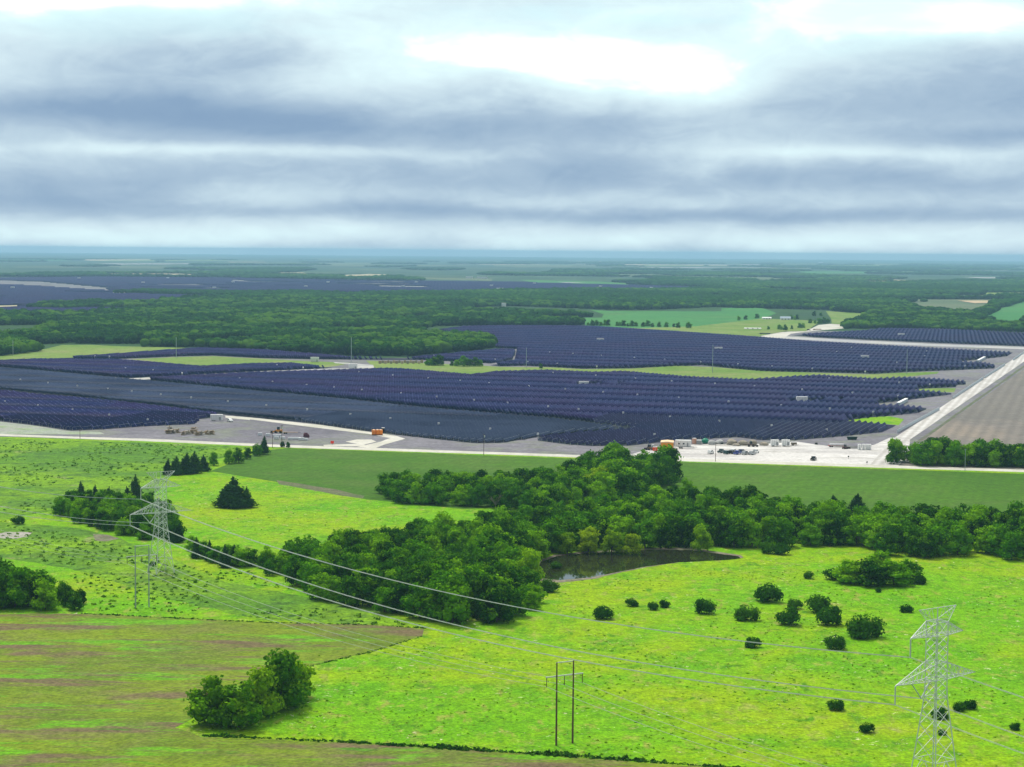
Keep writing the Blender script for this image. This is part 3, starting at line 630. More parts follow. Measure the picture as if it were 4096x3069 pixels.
# ---- shrubs in the meadow
SH = [(1302, 1337, 48, 'dense round shrub, leftmost of the meadow shrubs'), (1363, 1310, 30, 'small shrub second from the left in the meadow'), (1411, 1318, 30, 'left half of a touching pair of small shrubs'), (1433, 1312, 28, 'right half of a touching pair of small shrubs'),
      (1525, 1326, 52, 'rounded shrub standing alone in mid meadow'), (1613, 1340, 56, 'round dark shrub below and left of the biggest group'), (1657, 1300, 66, 'large shrub at the rear left of the shrub group'), (1716, 1315, 36, 'reddish-dark shrub between two larger ones at the rear'),
      (1763, 1322, 62, 'large shrub at the rear right of the shrub group'), (1705, 1350, 60, 'shrub at the front left of the shrub group'), (1787, 1350, 64, 'shrub at the front middle of the shrub group'), (1868, 1377, 82, 'biggest spreading shrub at the right of the group'),
      (1805, 1402, 50, 'dark round shrub alone below the group'), (1626, 1398, 38, 'small shrub touching the upper power line'), (1747, 1250, 28, 'small shrub left of the leafy clump'), (1185, 1278, 46, 'low flat shrub at the near left end of the pond'),
      (1896, 1280, 16, 'tiny shrub right below the leafy clump'), (1957, 1323, 30, 'small dark shrub up and left of the right tower'), (1806, 1534, 40, 'thin open shrub crossed by the lowest conductor'), (1873, 1583, 36, 'dark shrub nearest the foot of the right tower on its left'),
      (2070, 1536, 34, 'left half of a shrub pair right of the tower'), (2092, 1532, 34, 'right half of a shrub pair right of the tower'), (2190, 1577, 26, 'sparse little shrub at the right edge of the picture'), (2030, 1552, 42, 'shrub seen through the lattice of the right tower'),
      (2034, 1588, 22, 'little shrub low behind the lattice of the right tower'), (1795, 1252, 40, 'low shrub joined to the left of the leafy clump'), (1985, 1262, 34, 'low shrub joined to the right of the leafy clump'), (1690, 1198, 40, 'low light shrub at the right tip of the pond'), (1660, 1196, 40, 'low grey-green shrub on the right bank of the pond'),
      (1200, 1228, 26, 'low shrub on the left pond bank'), (40, 1132, 30, 'small low shrub beyond the dry patch'), (330, 1222, 16, 'small shrub beside the pale two-legged pole')]
for i, (x, y, w, lab) in enumerate(SH):
    b0 = G(x * 1.8525, y * 1.8525); wm_ = w * 1.8525 * (b0 - Vector((0, 0, HCAM))).length / F_PX
    s = wm_ / 5.0
    inst('shrub', 'foliage', 'stem', SHR[i % 6], leaf_shrub, b0, s, random.uniform(0, 6.28), lab, 'shrub', 'shrubs in the meadow', 1.0)

# ---- leafless trees
def bare_tree(px, py, h, lab):
    b0 = G(px, py); e = empty('bare_tree', b0, random.uniform(0, 6), lab, 'tree'); rr = random.Random(int(px)); m = MB(); t = MB()
    t.tube((0, 0, -.2), (0, 0, h * .35), .2, .14)
    for k in range(16):
        a = k * 2.4; s0 = Vector((0, 0, h * rr.uniform(.15, .35))); L = h * rr.uniform(.3, .6)
        p1 = s0 + Vector((math.cos(a) * L * .6, math.sin(a) * L * .6, L * .7)); m.tube(s0, p1, .08, .05, 4)
        for q in range(6):
            p2 = p1 + Vector((rr.uniform(-1, 1), rr.uniform(-1, 1), rr.uniform(.1, 1))) * h * .16; m.tube(s0.lerp(p1, rr.uniform(.5, 1)), p2, .05, .03, 3)
    t.build('trunk', twig, e); m.build('branches', twig, e)
bare_tree(1070 * 1.8525, 1100 * 1.8525, 8, 'grey leafless tree between the upper wood and the grove')
bare_tree(2030 * 1.8525, 1187 * 1.8525, 8, 'greyish leafless tree inside the right wood')
bare_tree(1862 * 1.8525, 1180 * 1.8525, 7, 'brownish leafless tree at the edge of the right wood')

# ------------------------------------------------------------------ woodland masses (uncountable): one object
WOODS = [
    [(-300, 1440), (0, 1424), (170, 1404), (250, 1386), (800, 1390), (1050, 1400), (1400, 1424), (1620, 1428), (1850, 1408), (1975, 1394), (1960, 1350), (1700, 1334), (1680, 1320), (1745, 1305),
     (2330, 1303), (2330, 1290), (2110, 1280), (2220, 1268), (2400, 1270), (2400, 1245), (2885, 1247), (2885, 1235), (3050, 1235), (3300, 1240), (3480, 1262), (3450, 1285), (3375, 1300), (3375, 1316), (3500, 1315), (3800, 1320), (4096, 1330), (4400, 1342), (4400, 1200),
     (4400, 1050), (2900, 1052), (1000, 1040), (-300, 1036)],
]
def woods_mask(u, v, X, Y):
    m = np.zeros(u.shape, bool)
    for w in WOODS: m |= in_poly(u, v, w)
    for c in CLEAR: m &= ~in_poly(u, v, c)
    isl = in_poly(u, v, T(0, 950, (230, 598), (400, 565), (800, 560), (1400, 560), (1400, 590), (1150, 597), (400, 604))) | \
        in_poly(u, v, T(0, 950, (960, 470), (1200, 458), (2106, 475), (2212, 497), (1800, 500), (1200, 480))) | in_poly(u, v, T(1000, 950, (-100, 480), (400, 470), (760, 480), (600, 500), (-100, 503))) | \
        in_poly(u, v, T(0, 950, (-200, 655), (400, 660), (660, 665), (900, 640), (1500, 610), (2106, 560), (2106, 640), (900, 720), (-200, 720)))
    return m | isl

def noise2(X, Y, s, seed):
    """cheap smooth value noise"""
    rng = np.random.default_rng(seed); tab = rng.random((256, 256))
    x, y = X / s, Y / s; xi, yi = np.floor(x).astype(int), np.floor(y).astype(int); fx, fy = x - xi, y - yi
    fx = fx * fx * (3 - 2 * fx); fy = fy * fy * (3 - 2 * fy)
    g_ = lambda a, b: tab[a % 256, b % 256]
    return (g_(xi, yi) * (1 - fx) + g_(xi + 1, yi) * fx) * (1 - fy) + (g_(xi, yi + 1) * (1 - fx) + g_(xi + 1, yi + 1) * fx) * fy

VV, FF, TONE, off = [], [], [], 0
def add_crowns(X, Y, H, Rr, tone, sub, nleaf, lsize, seed):
    global off
    iv, ifc = ico(sub); rng = np.random.default_rng(seed); n_ = len(X)
    if not n_: return
    jag = 1 + rng.uniform(-.22, .22, (n_, len(iv), 1)); ang = rng.uniform(0, 6.28, n_)
    ca, sa = np.cos(ang)[:, None], np.sin(ang)[:, None]
    base = iv[None] * jag
    bx = base[..., 0] * ca - base[..., 1] * sa; by = base[..., 0] * sa + base[..., 1] * ca
    V = np.stack([bx * Rr[:, None] + X[:, None], by * Rr[:, None] + Y[:, None], base[..., 2] * H[:, None] * .5 + H[:, None] * .52], -1).reshape(-1, 3)
    F = (ifc[None] + (np.arange(n_) * len(iv))[:, None, None]).reshape(-1, 3)
    VV.append(V); FF.append(F + off); TONE.append(np.repeat(tone, len(iv))); off += len(V)
    if nleaf:
        d = rng.normal(size=(n_, nleaf, 3)); d /= np.linalg.norm(d, axis=2)[..., None]; d[..., 2] = np.abs(d[..., 2]) * 1.0 - 0.25 * (rng.random((n_, nleaf)) < .4)
        sc_ = np.stack([Rr, Rr, H * .5], 1)[:, None, :]
        c = np.stack([X, Y, H * .52], 1)[:, None, :] + d * sc_ * rng.uniform(.85, 1.12, (n_, nleaf, 1))
        c = c.reshape(-1, 3); dd = d.reshape(-1, 3)
        Vq, Fq = leaf_quads(c, dd, rng.uniform(.6, 1.3, len(c)) * np.repeat(lsize, nleaf), rng)
        tri = np.vstack([Fq[:, [0, 1, 2]], Fq[:, [0, 2, 3]]])
        VV.append(Vq); FF.append(tri + off); TONE.append(np.clip(np.repeat(np.repeat(tone, nleaf) + rng.uniform(-.12, .2, len(c)), 4), 0, 1)); off += len(Vq)

# mid woods 1.8 - 4.5 km
def band(d0, d1, sp_, seed):
    half = 0.29
    gy = np.arange(d0, d1, sp_ * .87); xs, ys = [], []
    rng = np.random.default_rng(seed)
    for i, y in enumerate(gy):
        x = np.arange(-y * half - 100, y * half + 100, sp_) + (i % 2) * sp_ / 2
        xs.append(x); ys.append(np.full(len(x), y))
    X = np.concatenate(xs); Y = np.concatenate(ys)
    X = X + rng.uniform(-.4, .4, len(X)) * sp_; Y = Y + rng.uniform(-.4, .4, len(Y)) * sp_
    u, v = PJ(np.column_stack([X, Y, np.zeros(len(X))]))
    k = woods_mask(u, v, X, Y)
    return X[k], Y[k], u[k], v[k], rng
for (d0, d1, sp_, sub, nl, ls, seed) in ((1850, 2900, 11.5, 2, 46, 1.15, 31), (2900, 4300, 13, 2, 16, 1.8, 32)):
    X, Y, u, v, rng = band(d0, d1, sp_, seed)
    nz = noise2(X, Y, 130, 3) * .6 + noise2(X, Y, 45, 4) * .4
    gap = (noise2(X, Y, 170, 9) > .20) if d0 < 2900 else (noise2(X, Y * .45, 210, 9) > .31)
    X, Y, nz = X[gap], Y[gap], nz[gap]
    H = 4.5 + 7 * nz + rng.uniform(-1, 4.5, len(X)) * rng.random(len(X)); Rr = sp_ * rng.uniform(.40, .70, len(X)) * (.6 + H / 22)
    tone = np.clip(noise2(X, Y, 60, 8) * 1.7 - .5 + rng.uniform(-.4, .6, len(X)), 0, 1)
    add_crowns(X, Y, H, Rr, tone, sub, nl, np.full(len(X), ls) * rng.uniform(.8, 1.1, len(X)), seed)
d = 4300
while d < 24000:
    sp_ = d / 300; d2 = min(d * 1.25, 24000)
    X, Y, u, v, rng = band(d, d2, sp_, int(d))
    thr = 0.42 if d < 7000 else 0.50
    gap = (noise2(X, Y * .35, 420, 11) * .55 + noise2(X, Y * .3, 1300, 12) * .45) > thr
    X, Y = X[gap], Y[gap]
    H = 7 + 4 * noise2(X, Y, 200, 5) + rng.uniform(-1, 3, len(X)); Rr = sp_ * rng.uniform(.5, .8, len(X))
    tone = np.clip(noise2(X, Y, 260, 8) * 1.1 - .2 + rng.uniform(-.3, .4, len(X)), 0, 1)
    add_crowns(X, Y, H, Rr, tone, 1, 0, None, int(d))
    d = d2
if rest_near:
    a = np.array([[c[1], c[2], c[5]] for c in rest_near]); rng = np.random.default_rng(77)
    tn = rng.random(len(a)); mass_faces = sum(len(f) for f in FF)
    TPL = []
    for me_, _ in DEC:
        me_.calc_loop_triangles(); v_ = np.empty(len(me_.vertices) * 3, np.float32); me_.vertices.foreach_get('co', v_)
        t_ = np.empty(len(me_.loop_triangles) * 3, np.int32); me_.loop_triangles.foreach_get('vertices', t_); TPL.append((v_.reshape(-1, 3), t_.reshape(-1, 3)))
    for q, (x_, y_, h_) in enumerate(a):
        v_, t_ = TPL[rng.integers(len(TPL))]; an = rng.uniform(0, 6.28); c_, s_ = math.cos(an), math.sin(an); k_ = h_ / 13; w_ = k_ * rng.uniform(.85, 1.25)
        VV.append(np.column_stack([(v_[:, 0] * c_ - v_[:, 1] * s_) * w_ + x_, (v_[:, 0] * s_ + v_[:, 1] * c_) * w_ + y_, v_[:, 2] * k_])); FF.append(t_ + off); off += len(v_)
        TONE.append(np.full(len(v_), tn[q]))
me = npmesh('woodland', np.vstack(VV), np.vstack(FF))
at = me.attributes.new('tone', 'FLOAT', 'POINT'); at.data.foreach_set('value', np.concatenate(TONE).astype(np.float32))
me.materials.append(leaf_mass); me.materials.append(leaf_mat('near_wood_leaf', (0.013, 0.075, 0.003), (0.070, 0.250, 0.002), (0.21, 0.45, 0.002), attr=True, trans=0.2))
if rest_near:
    mi_ = np.zeros(len(me.polygons), np.int32); mi_[mass_faces:] = 1; me.polygons.foreach_set('material_index', mi_)
o = link('woodland', me, leaf_mass); tag(o, 'continuous dark green woods stretching back to the hazy horizon', 'woodland', None, 'stuff')
del VV, FF, TONE

# ---- low brush and weeds (uncountable)
def brush(name, pts_fn, mat, label, cat, seed):
    rng = np.random.default_rng(seed); X, Y, S = pts_fn(rng); k = 12; n_ = len(X)
    d = rng.normal(size=(n_, k, 3)); d /= np.linalg.norm(d, axis=2)[..., None]; d[..., 2] = np.abs(d[..., 2])
    c = np.stack([X, Y, np.zeros(n_)], 1)[:, None] + d * S[:, None, None] * np.array([1, 1, .75]) * rng.uniform(.4, 1, (n_, k, 1))
    V, F = leaf_quads(c.reshape(-1, 3), d.reshape(-1, 3), np.repeat(S, k) * rng.uniform(.28, .5, n_ * k), rng)
    me = npmesh(name, V, F); tn = np.repeat(np.repeat(rng.random(n_), k), 4)
    me.attributes.new('tone', 'FLOAT', 'POINT').data.foreach_set('value', tn.astype(np.float32))
    return tag(link(name, me, mat), label, cat, None, 'stuff')
brush_m = leaf_mat('brush_leaf', (0.05, 0.15, 0.010), (0.10, 0.25, 0.010), (0.18, 0.33, 0.02), attr=True, trans=0.2)
def scrub_pts(rng):
    xs, ys, ss = [], [], []
    for poly, sp_, lo_, hi_, th in ((([(-100, 1760), (600, 1775), (1000, 1795), (880, 1835), (690, 1880), (640, 1990), (300, 2040), (0, 2100), (-100, 2100)]), 4.5, .3, 1.1, .42),
                                    (D((0, 1135), (80, 1140), (250, 1175), (400, 1225), (540, 1235), (700, 1305), (900, 1352), (700, 1345), (540, 1335), (200, 1320), (200, 1280), (100, 1215), (0, 1190)), 3.6, .3, 1.1, .42)):
        X, Y, u, v = scatter(poly, sp_, 5, .5); k_ = noise2(X, Y, 22, 3) > th
        xs.append(X[k_]); ys.append(Y[k_]); ss.append(rng.uniform(lo_, hi_, k_.sum()) ** 1.3)
    return np.concatenate(xs), np.concatenate(ys), np.concatenate(ss)
brush('undergrowth', scrub_pts, brush_m, 'low weedy brush dotted over the rough grassland round the left tower', 'undergrowth', 41)
def weeds_pts(rng):
    X, Y, u, v = scatter(D((700, 1100), (1000, 1115), (560, 1160), (440, 1130), (400, 1050)) , 6, 6, .5)
    X2, Y2, u, v = scatter(D((660, 1420), (1180, 1365), (1210, 1260), (1700, 1205), (2300, 1240), (2300, 1680), (1300, 1640), (560, 1590), (670, 1500)), 3.2, 7, .5)
    k_ = noise2(X2, Y2, 12, 5) > .52; X2, Y2 = X2[k_], Y2[k_]
    X = np.concatenate([X, X2]); Y = np.concatenate([Y, Y2]); return X, Y, rng.uniform(.2, .6, len(X))
weed_m = leaf_mat('weed_leaf', (0.12, 0.30, 0.006), (0.18, 0.38, 0.008), (0.33, 0.42, 0.06), attr=True, trans=0.2)
brush('weeds', weeds_pts, weed_m, 'scattered taller tufts of grass across the bright meadow', 'weeds', 42)
def line_pts(rng):
    xs, ys, ss = [], [], []
    for line, w in (([(330, 2456), (570, 2468), (1050, 2492), (1500, 2502), (1700, 2515)], .55), ([(820, 2945), (1000, 2953), (1446, 2975), (2050, 3012), (2400, 3036), (2900, 3072), (3300, 3112)], 1.15), (([(1237, 2668), (1498, 2606), (1690, 2546)]), .5)):
        for a, b_ in zip(line, line[1:]):
            A, B = G(*a), G(*b_); L = (B - A).length; k_ = int(L / .28)
            t = rng.random(k_); xs.append(A.x + (B.x - A.x) * t + rng.normal(0, .35, k_)); ys.append(A.y + (B.y - A.y) * t + rng.normal(0, .35, k_)); ss.append(rng.uniform(.3, 1, k_) * w * (0.5 + noise2(xs[-1], ys[-1], 9, 2)))
    return np.concatenate(xs), np.concatenate(ys), np.concatenate(ss)
brush('hedge_growth', line_pts, leaf_mat('verge_leaf', (0.02, 0.09, 0.01), (0.035, 0.13, 0.01), (0.08, 0.2, 0.01), attr=True, trans=0.2), 'narrow dark green strip of weeds along the crop field boundary', 'undergrowth', 43)

# ------------------------------------------------------------------ solar trackers
A0, A1 = G(3573, 1756), G(4096, 1409)
AX = (A1 - A0).normalized(); PX_ = Vector((AX.y, -AX.x, 0))   # along the rows / across
def solar_mat(name, c1, c2, line, amt):
    m, nt = new_mat(name); n = N(nt)
    pos = n.node('ShaderNodeNewGeometry').outputs['Position']
    dp = n.node('ShaderNodeVectorMath', operation='DOT_PRODUCT'); n.put(dp.inputs[0], pos); dp.inputs[1].default_value = AX
    fr = n.m('FRACT', n.m('DIVIDE', dp.outputs['Value'], 5.6))
    ln = n.m('LESS_THAN', fr, 0.16)
    pr = n.node('ShaderNodeVectorMath', operation='DOT_PRODUCT'); n.put(pr.inputs[0], pos); pr.inputs[1].default_value = PX_
    nz = n.noise(pos, 0.012, 4, 0.6)
    nf = n.noise(pos, 0.15, 2, 0.7)
    c = n.mix(n.step(nz, .42, .6), c1, c2)
    c = n.mix(n.m('MULTIPLY', n.m('MULTIPLY', ln, n.step(nf, .35, .65)), amt), c, line)
    p = n.node('ShaderNodeBsdfPrincipled'); n.put(p.inputs['Base Color'], c); p.inputs['Roughness'].default_value = 0.45
    p.inputs['Specular IOR Level'].default_value = 0.015
    o = n.node('ShaderNodeOutputMaterial'); n.put(o.inputs[0], p.outputs[0])
    return m
pan_navy = solar_mat('solar_panel_navy', (0.007, 0.009, 0.070), (0.014, 0.006, 0.062), (0.15, 0.16, 0.38), 0.65)
pan_slate = solar_mat('solar_panel_slate', (0.026, 0.038, 0.088), (0.010, 0.016, 0.052), (0.075, 0.095, 0.16), 0.6)
steel = paint('galvanised_steel', (0.45, 0.48, 0.50), 0.5, 0.3)
NOPAN = [T(2000, 1350, (650, 398), (865, 396), (865, 412), (650, 424)), T(2000, 1350, (985, 400), (1045, 400), (1045, 412), (985, 412)), T(3046, 1350, (220, 544), (540, 534), (540, 546), (400, 562), (220, 562)), T(3046, 1350, (640, 534), (710, 534), (710, 546), (640, 546))]
for q_ in NOPAN: sheet('container_pad', q_, soil_m, 1, 15)
def tables(poly, pitch, tl, seed, ext=None, step=4.0):
    """rows parallel to AX; returns list of (centre, length)"""
    P = [G(x, max(y, 1050)) for x, y in poly]
    q = [p.dot(PX_) for p in P]; s_ = [p.dot(AX) for p in P]
    out = []; ss = np.arange(min(s_), max(s_), step)
    for qi in np.arange(math.floor(min(q) / pitch) * pitch, max(q), pitch):
        W = np.column_stack([ss * AX.x + qi * PX_.x, ss * AX.y + qi * PX_.y, np.zeros(len(ss))])
        u, v = PJ(W); u3, v3 = PJ(W + np.array([0, 0, 1.8])); ok = in_poly(u, v, poly) & in_poly(u3, v3, poly) & (u > -150) & (u < 4250)
        for q_ in NOPAN: ok &= ~in_poly(u, v, q_)
        run = 0
        for i in range(len(ss) + 1):
            if i < len(ss) and ok[i] and (run == 0 or int(ss[i] // tl) == int(ss[i - 1] // tl)): run += 1
            else:
                if run * step >= 4:
                    s1 = ss[i - 1]; s0 = s1 - (run - 1) * step
                    out.append(((s0 + s1) / 2, qi, run * step - 0.5))
                run = 1 if (i < len(ss) and ok[i] and run > 0) else 0
    return out
def slab(V, F, s, q, L, z, chord, tilt, th=.06):
    c = AX * s + PX_ * q; u = PX_ * math.cos(tilt) - Vector((0, 0, 1)) * math.sin(tilt); nn = AX.cross(u)
    i = len(V)
    for e in (-th, th):
        for a, b_ in ((-1, -1), (1, -1), (1, 1), (-1, 1)):
            p = c + AX * (a * L / 2) + u * (b_ * chord / 2) + nn * e; V.append((p.x, p.y, p.z + z))
    F += [(i, i + 1, i + 2, i + 3), (i + 7, i + 6, i + 5, i + 4)] + [(i + k, i + 4 + k, i + 4 + (k + 1) % 4, i + (k + 1) % 4) for k in range(4)]
navyT, slateT = [], []
for p_, pitch in ((S1, 4.4), (S4, 4.4), (S3, 4.6), (S3B, 5), (S5, 5), (S6, 5.5)): navyT += [(t, p_ is S1) for t in tables(p_, pitch, 56, 1)]
for t in tables(S2, 4.4, 56, 1): slateT.append((t, False))
for t in tables(FARSOLAR, 11, 90, 1, step=10):
    c = AX * t[0] + PX_ * t[1]; u, v = PJ(np.array([[c.x, c.y, 0]]))
    bad = any(in_poly(u, v, f[0])[0] for f in far_fields) or woods_mask(u, v, None, None)[0]
    if not bad: navyT.append((t, False))
def dist(t): c = AX * t[0][0] + PX_ * t[0][1]; return math.hypot(c.x, c.y)
allT = sorted([(dist(t), t[0], 0) for t in navyT] + [(dist(t), t[0], 1) for t in slateT])
proto = {}
def table_parts(kind, L):
    key = (kind, round(L, 1))
    if key not in proto:
        tilt = R(56) if kind == 0 else R(38)
        V, F = [], []
        a, b_ = AX, PX_
        i = 0; c = Vector((0, 0, 0))
        slab(V, F, 0, 0, L, 0, 3.7, tilt)
        # to local axes: x along AX
        me = bpy.data.meshes.new('panel_array'); me.from_pydata(V, [], F); me.update(); me.materials.append(pan_navy if kind == 0 else pan_slate)
        m = MB(); m.tube(-AX * L / 2, AX * L / 2, .08, n=6)
        k = max(2, int(L / 8))
        for j in range(k + 1):
            p0 = AX * (-L / 2 + L * j / k) * .98; m.tube(p0, p0 - Vector((0, 0, 1.9)), .07, n=5)
        fm = m.mesh('support_frame'); fm.materials.append(steel)
        proto[key] = (me, fm)
    return proto[key]
n_ind = 0; Vn, Fn = [], []; Vs_, Fs_ = [], []; nm_n = 0
cut = 290
for i, (dd, (s, q, L), kind) in enumerate(allT):
    if i < cut:
        c = AX * s + PX_ * q; pm, fm = table_parts(kind, L)
        on_left = (c.x < 0)
        e = empty('solar_tracker', (c.x, c.y, 1.9), 0, ('dark navy solar tracker table near the front edge of the left solar block' if on_left and kind == 0 else 'slate blue solar tracker table at the front of the middle solar block' if kind else 'dark navy solar tracker table near the yard at the front of the right solar block'),
                  'solar panel', 'solar trackers along the front rows')
        for nm, me_ in (('panel_array', pm), ('support_frame', fm)):
            o = bpy.data.objects.new(nm, me_); COL.objects.link(o); o.parent = e
    else:
        jt = R(random.gauss(0, 1.0))
        if kind == 0: slab(Vn, Fn, s, q, L, 1.9, 3.7 if dd < 4500 else 4.2, R(56) + jt)
        else: slab(Vn, Fn, s, q, L, 1.9, 3.5, R(38) + jt); 
        nm_n += 1
me = npmesh('solar_panels', np.array(Vn), np.array(Fn)); me.materials.append(pan_navy); me.materials.append(pan_slate)
mi = np.zeros(len(Fn), dtype=np.int32); kk = 0
for i, (dd, _, kind) in enumerate(allT):
    if i >= cut: mi[kk * 6:(kk + 1) * 6] = kind; kk += 1
me.polygons.foreach_set('material_index', mi)
tag(link('solar_panels', me, None), 'endless dark blue rows of solar trackers filling the plain', 'solar panels', None, 'stuff')
print('tables', len(allT), 'trees', len(cands), 'faces wood', len(bpy.data.meshes['woodland'].polygons))

# ------------------------------------------------------------------ power line towers
galv = paint('tower_steel', (0.68, 0.72, 0.72), 0.6, 0.1)
wood_pole = paint('brown_pole', (0.14, 0.08, 0.06), 0.85)
pale_pole = paint('pale_pole', (0.40, 0.46, 0.47), 0.6, 0.2)
wire_m = paint('cable_aluminium', (0.60, 0.64, 0.60), 0.5, 0.3)
insul = paint('insulator_grey', (0.62, 0.66, 0.66), 0.4)
ARM = R(36.5)
def rot2(p, a, base, s=1.0): return Vector((base[0] + (p[0] * math.cos(a) - p[1] * math.sin(a)) * s, base[1] + (p[0] * math.sin(a) + p[1] * math.cos(a)) * s, p[2] * s))
def lattice_tower(base, s, label):
    e = empty('transmission_tower', (base[0], base[1], 0), ARM, label, 'pylon', 'steel lattice pylons'); e.scale = (s, s, s)
    lv = [(0, 7.3), (5.3, 6.0), (9.2, 5.2), (12.6, 4.5), (15.6, 3.85), (18.4, 3.3), (20.3, 3.2), (22.2, 3.15), (24.0, 3.15), (25.8, 3.15), (27.7, 3.15), (29.6, 3.15), (31.5, 3.15), (34.3, 3.15)]
    body = MB(); C4 = [(-1, -1), (1, -1), (1, 1), (-1, 1)]
    P = lambda i, k: (C4[k % 4][0] * lv[i][1] / 2, C4[k % 4][1] * lv[i][1] / 2, lv[i][0])
    for i in range(len(lv) - 1):
        for k in range(4):
            body.tube(P(i, k), P(i + 1, k), .13 if i < 6 else .10, n=4)
            if i == 0:
                mid = tuple((a + b) / 2 for a, b in zip(P(1, k), P(1, k + 1)))
                body.tube(P(0, k), mid, .07, n=4); body.tube(P(0, k + 1), mid, .07, n=4)
            else: body.tube(P(i, k), P(i + 1, k + 1), .06, n=4); body.tube(P(i, k + 1), P(i + 1, k), .06, n=4)
            if i in (1, 5, 7, 9, 12): body.tube(P(i, k), P(i, k + 1), .08, n=4)
    for k in range(4): body.tube(P(13, k), P(13, k + 1), .09, n=4)
    body.box((0, 0, 34.3), (.16, .16, 2.9))
    body.build('body', galv, e)
    for (zb, zt, half) in ((22.2, 25.8, 12.25), (31.5, 34.3, 8.0)):
        for sx in (-1, 1):
            m = MB(); w_ = 1.575; tip = Vector((sx * half, 0, zb)); nb = 7 if half > 10 else 5
            cb_ = [Vector((sx * w_, y, zb)) for y in (-w_, w_)]; ct = [Vector((sx * w_, y, zt)) for y in (-w_, w_)]
            for q in cb_ + ct: m.tube(q, tip, .085, n=4)
            for i in range(nb):
                t0, t1 = i / nb, (i + 1) / nb
                for j in (0, 1):
                    a, b_ = cb_[j].lerp(tip, t0), ct[j].lerp(tip, t0); m.tube(a, b_, .05, n=4)
                    m.tube(b_, cb_[j].lerp(tip, t1), .05, n=4)
                m.tube(cb_[0].lerp(tip, t0), cb_[1].lerp(tip, t1), .05, n=4); m.tube(cb_[1].lerp(tip, t0), cb_[0].lerp(tip, t1), .05, n=4)
                m.tube(ct[0].lerp(tip, t0), ct[1].lerp(tip, t0), .05, n=4)
            m.build('crossarm', galv, e)
    m = MB()
    for sx in (-1, 1):
        tip = Vector((sx * 5.7, 0, 37.1)); c0 = [Vector((sx * 1.57, y, 34.3)) for y in (-1.57, 1.57)]
        for q in c0: m.tube(q, tip, .07, n=4)
        top = Vector((0, 0, 37.1)); m.tube(top, tip, .09, n=4)
        for i in range(1, 5):
            for q in c0: m.tube(q.lerp(tip, i / 5), top.lerp(tip, (i + .5) / 5), .045, n=4)
            m.tube(c0[0].lerp(tip, i / 5), c0[1].lerp(tip, (i - 1) / 5), .045, n=4)
    m.build('earth_wire_arm', galv, e)
    ends = [(-8.0, 0, 27.6), (-12.25, 0, 18.3), (-4.4, 0, 18.6)]
    MB().tube((-8, 0, 31.4), ends[0], .15, n=8).build('insulator', insul, e)
    MB().tube((-12.25, 0, 22.1), ends[1], .15, n=8).build('insulator', insul, e)
    MB().tube((-7.5, 0, 22.1), ends[2], .15, n=8).build('insulator', insul, e)
    MB().tube((-1.7, 0, 22.1), ends[2], .15, n=8).build('insulator', insul, e)
    return [rot2(p, ARM, base, s) for p in ends], [rot2((sx * 5.7, 0, 37.1), ARM, base, s) for sx in (-1, 1)]
bR = G(3737, 3036, 5.3); bL = G(644, 2234, 4.9)
cR, gR = lattice_tower(bR, 1.0, 'steel lattice pylon at the right edge with its feet below the picture')
cL, gL = lattice_tower(bL, 0.93, 'steel lattice pylon on the left standing before the dark copse')
def cable(a, b_, sag, r, label, grp, twin=0.0):
    m = MB(); n_ = 28; d = (Vector(b_) - Vector(a)); side = Vector((-d.y, d.x, 0)).normalized()
    for o_ in ((-twin / 2, twin / 2) if twin else (0,)):
        pts = []
        for i in range(n_ + 1):
            t = i / n_; p = Vector(a).lerp(Vector(b_), t) + side * o_; p.z -= 4 * sag * t * (1 - t); pts.append(p)
        m.chain(pts, r, 4)
    return tag(m.build('power_cable', wire_m), label, 'cable', grp)
DL = (Vector((bL.x, bL.y, 0)) - Vector((bR.x, bR.y, 0)))
nm3 = ['upper', 'outer lower', 'inner lower']
for i in range(3):
    cable(cL[i], cR[i], 8.3 + (0.5 if i else 0), .075, f'{nm3[i]} conductor sagging between the two lattice pylons', 'conductors of the pylon line', .45)
    cable(cL[i], cL[i] + DL * .95 + Vector((0, 0, 1)), 8, .06, f'{nm3[i]} conductor running from the left pylon out of the left of the picture', 'conductors of the pylon line', .45)
    cable(cR[i], cR[i] - DL * .8 + Vector((0, 0, -1)), 8, .05, f'{nm3[i]} conductor leaving the right pylon towards the right edge', 'conductors of the pylon line', .45)

def h_frame(b0, b1, h, mat, label):
    b0, b1 = Vector((b0.x, b0.y, 0)), Vector((b1.x, b1.y, 0)); c = (b0 + b1) / 2; d = (b1 - b0); sp_ = 4.3; a = ARM - R(6)
    e = empty('wooden_pylon', c, a, label, 'power pole', 'two-legged power poles')
    for sx in (-1, 1): MB().tube((sx * sp_ / 2, 0, -.3), (sx * sp_ / 2 * 1.02, 0, h), .24, .15, 8).build('pole', mat, e)
    MB().box((0, .2, h - .25), (sp_ + .3, .16, .22)).build('top_beam', galv, e)
    MB().box((0, .22, h * .825), (9.8, .18, .26)).build('crossarm', galv, e)
    out = []
    for x in (-4.7, 0, 4.7):
        MB().tube((x, .2, h * .825), (x, .2, h * .825 - 2.0), .09, n=6).build('insulator', wood_pole, e)
        out.append(rot2((x, .2, h * .825 - 2.0), a, c))
    return out, [rot2((sx * sp_ / 2, 0, h), a, c) for sx in (-1, 1)]
h1 = G(2222, 2983); h2 = G(2293, 2976); h3 = G(540, 2434); h4 = G(598, 2428)
pR, tR_ = h_frame(h1, h2, height_at(h1, 2649), wood_pole, 'dark brown two-legged power pole in the front meadow')
pL, tL_ = h_frame(h3, h4, height_at(h3, 2184), pale_pole, 'pale two-legged power pole just left of the lattice pylon foot')
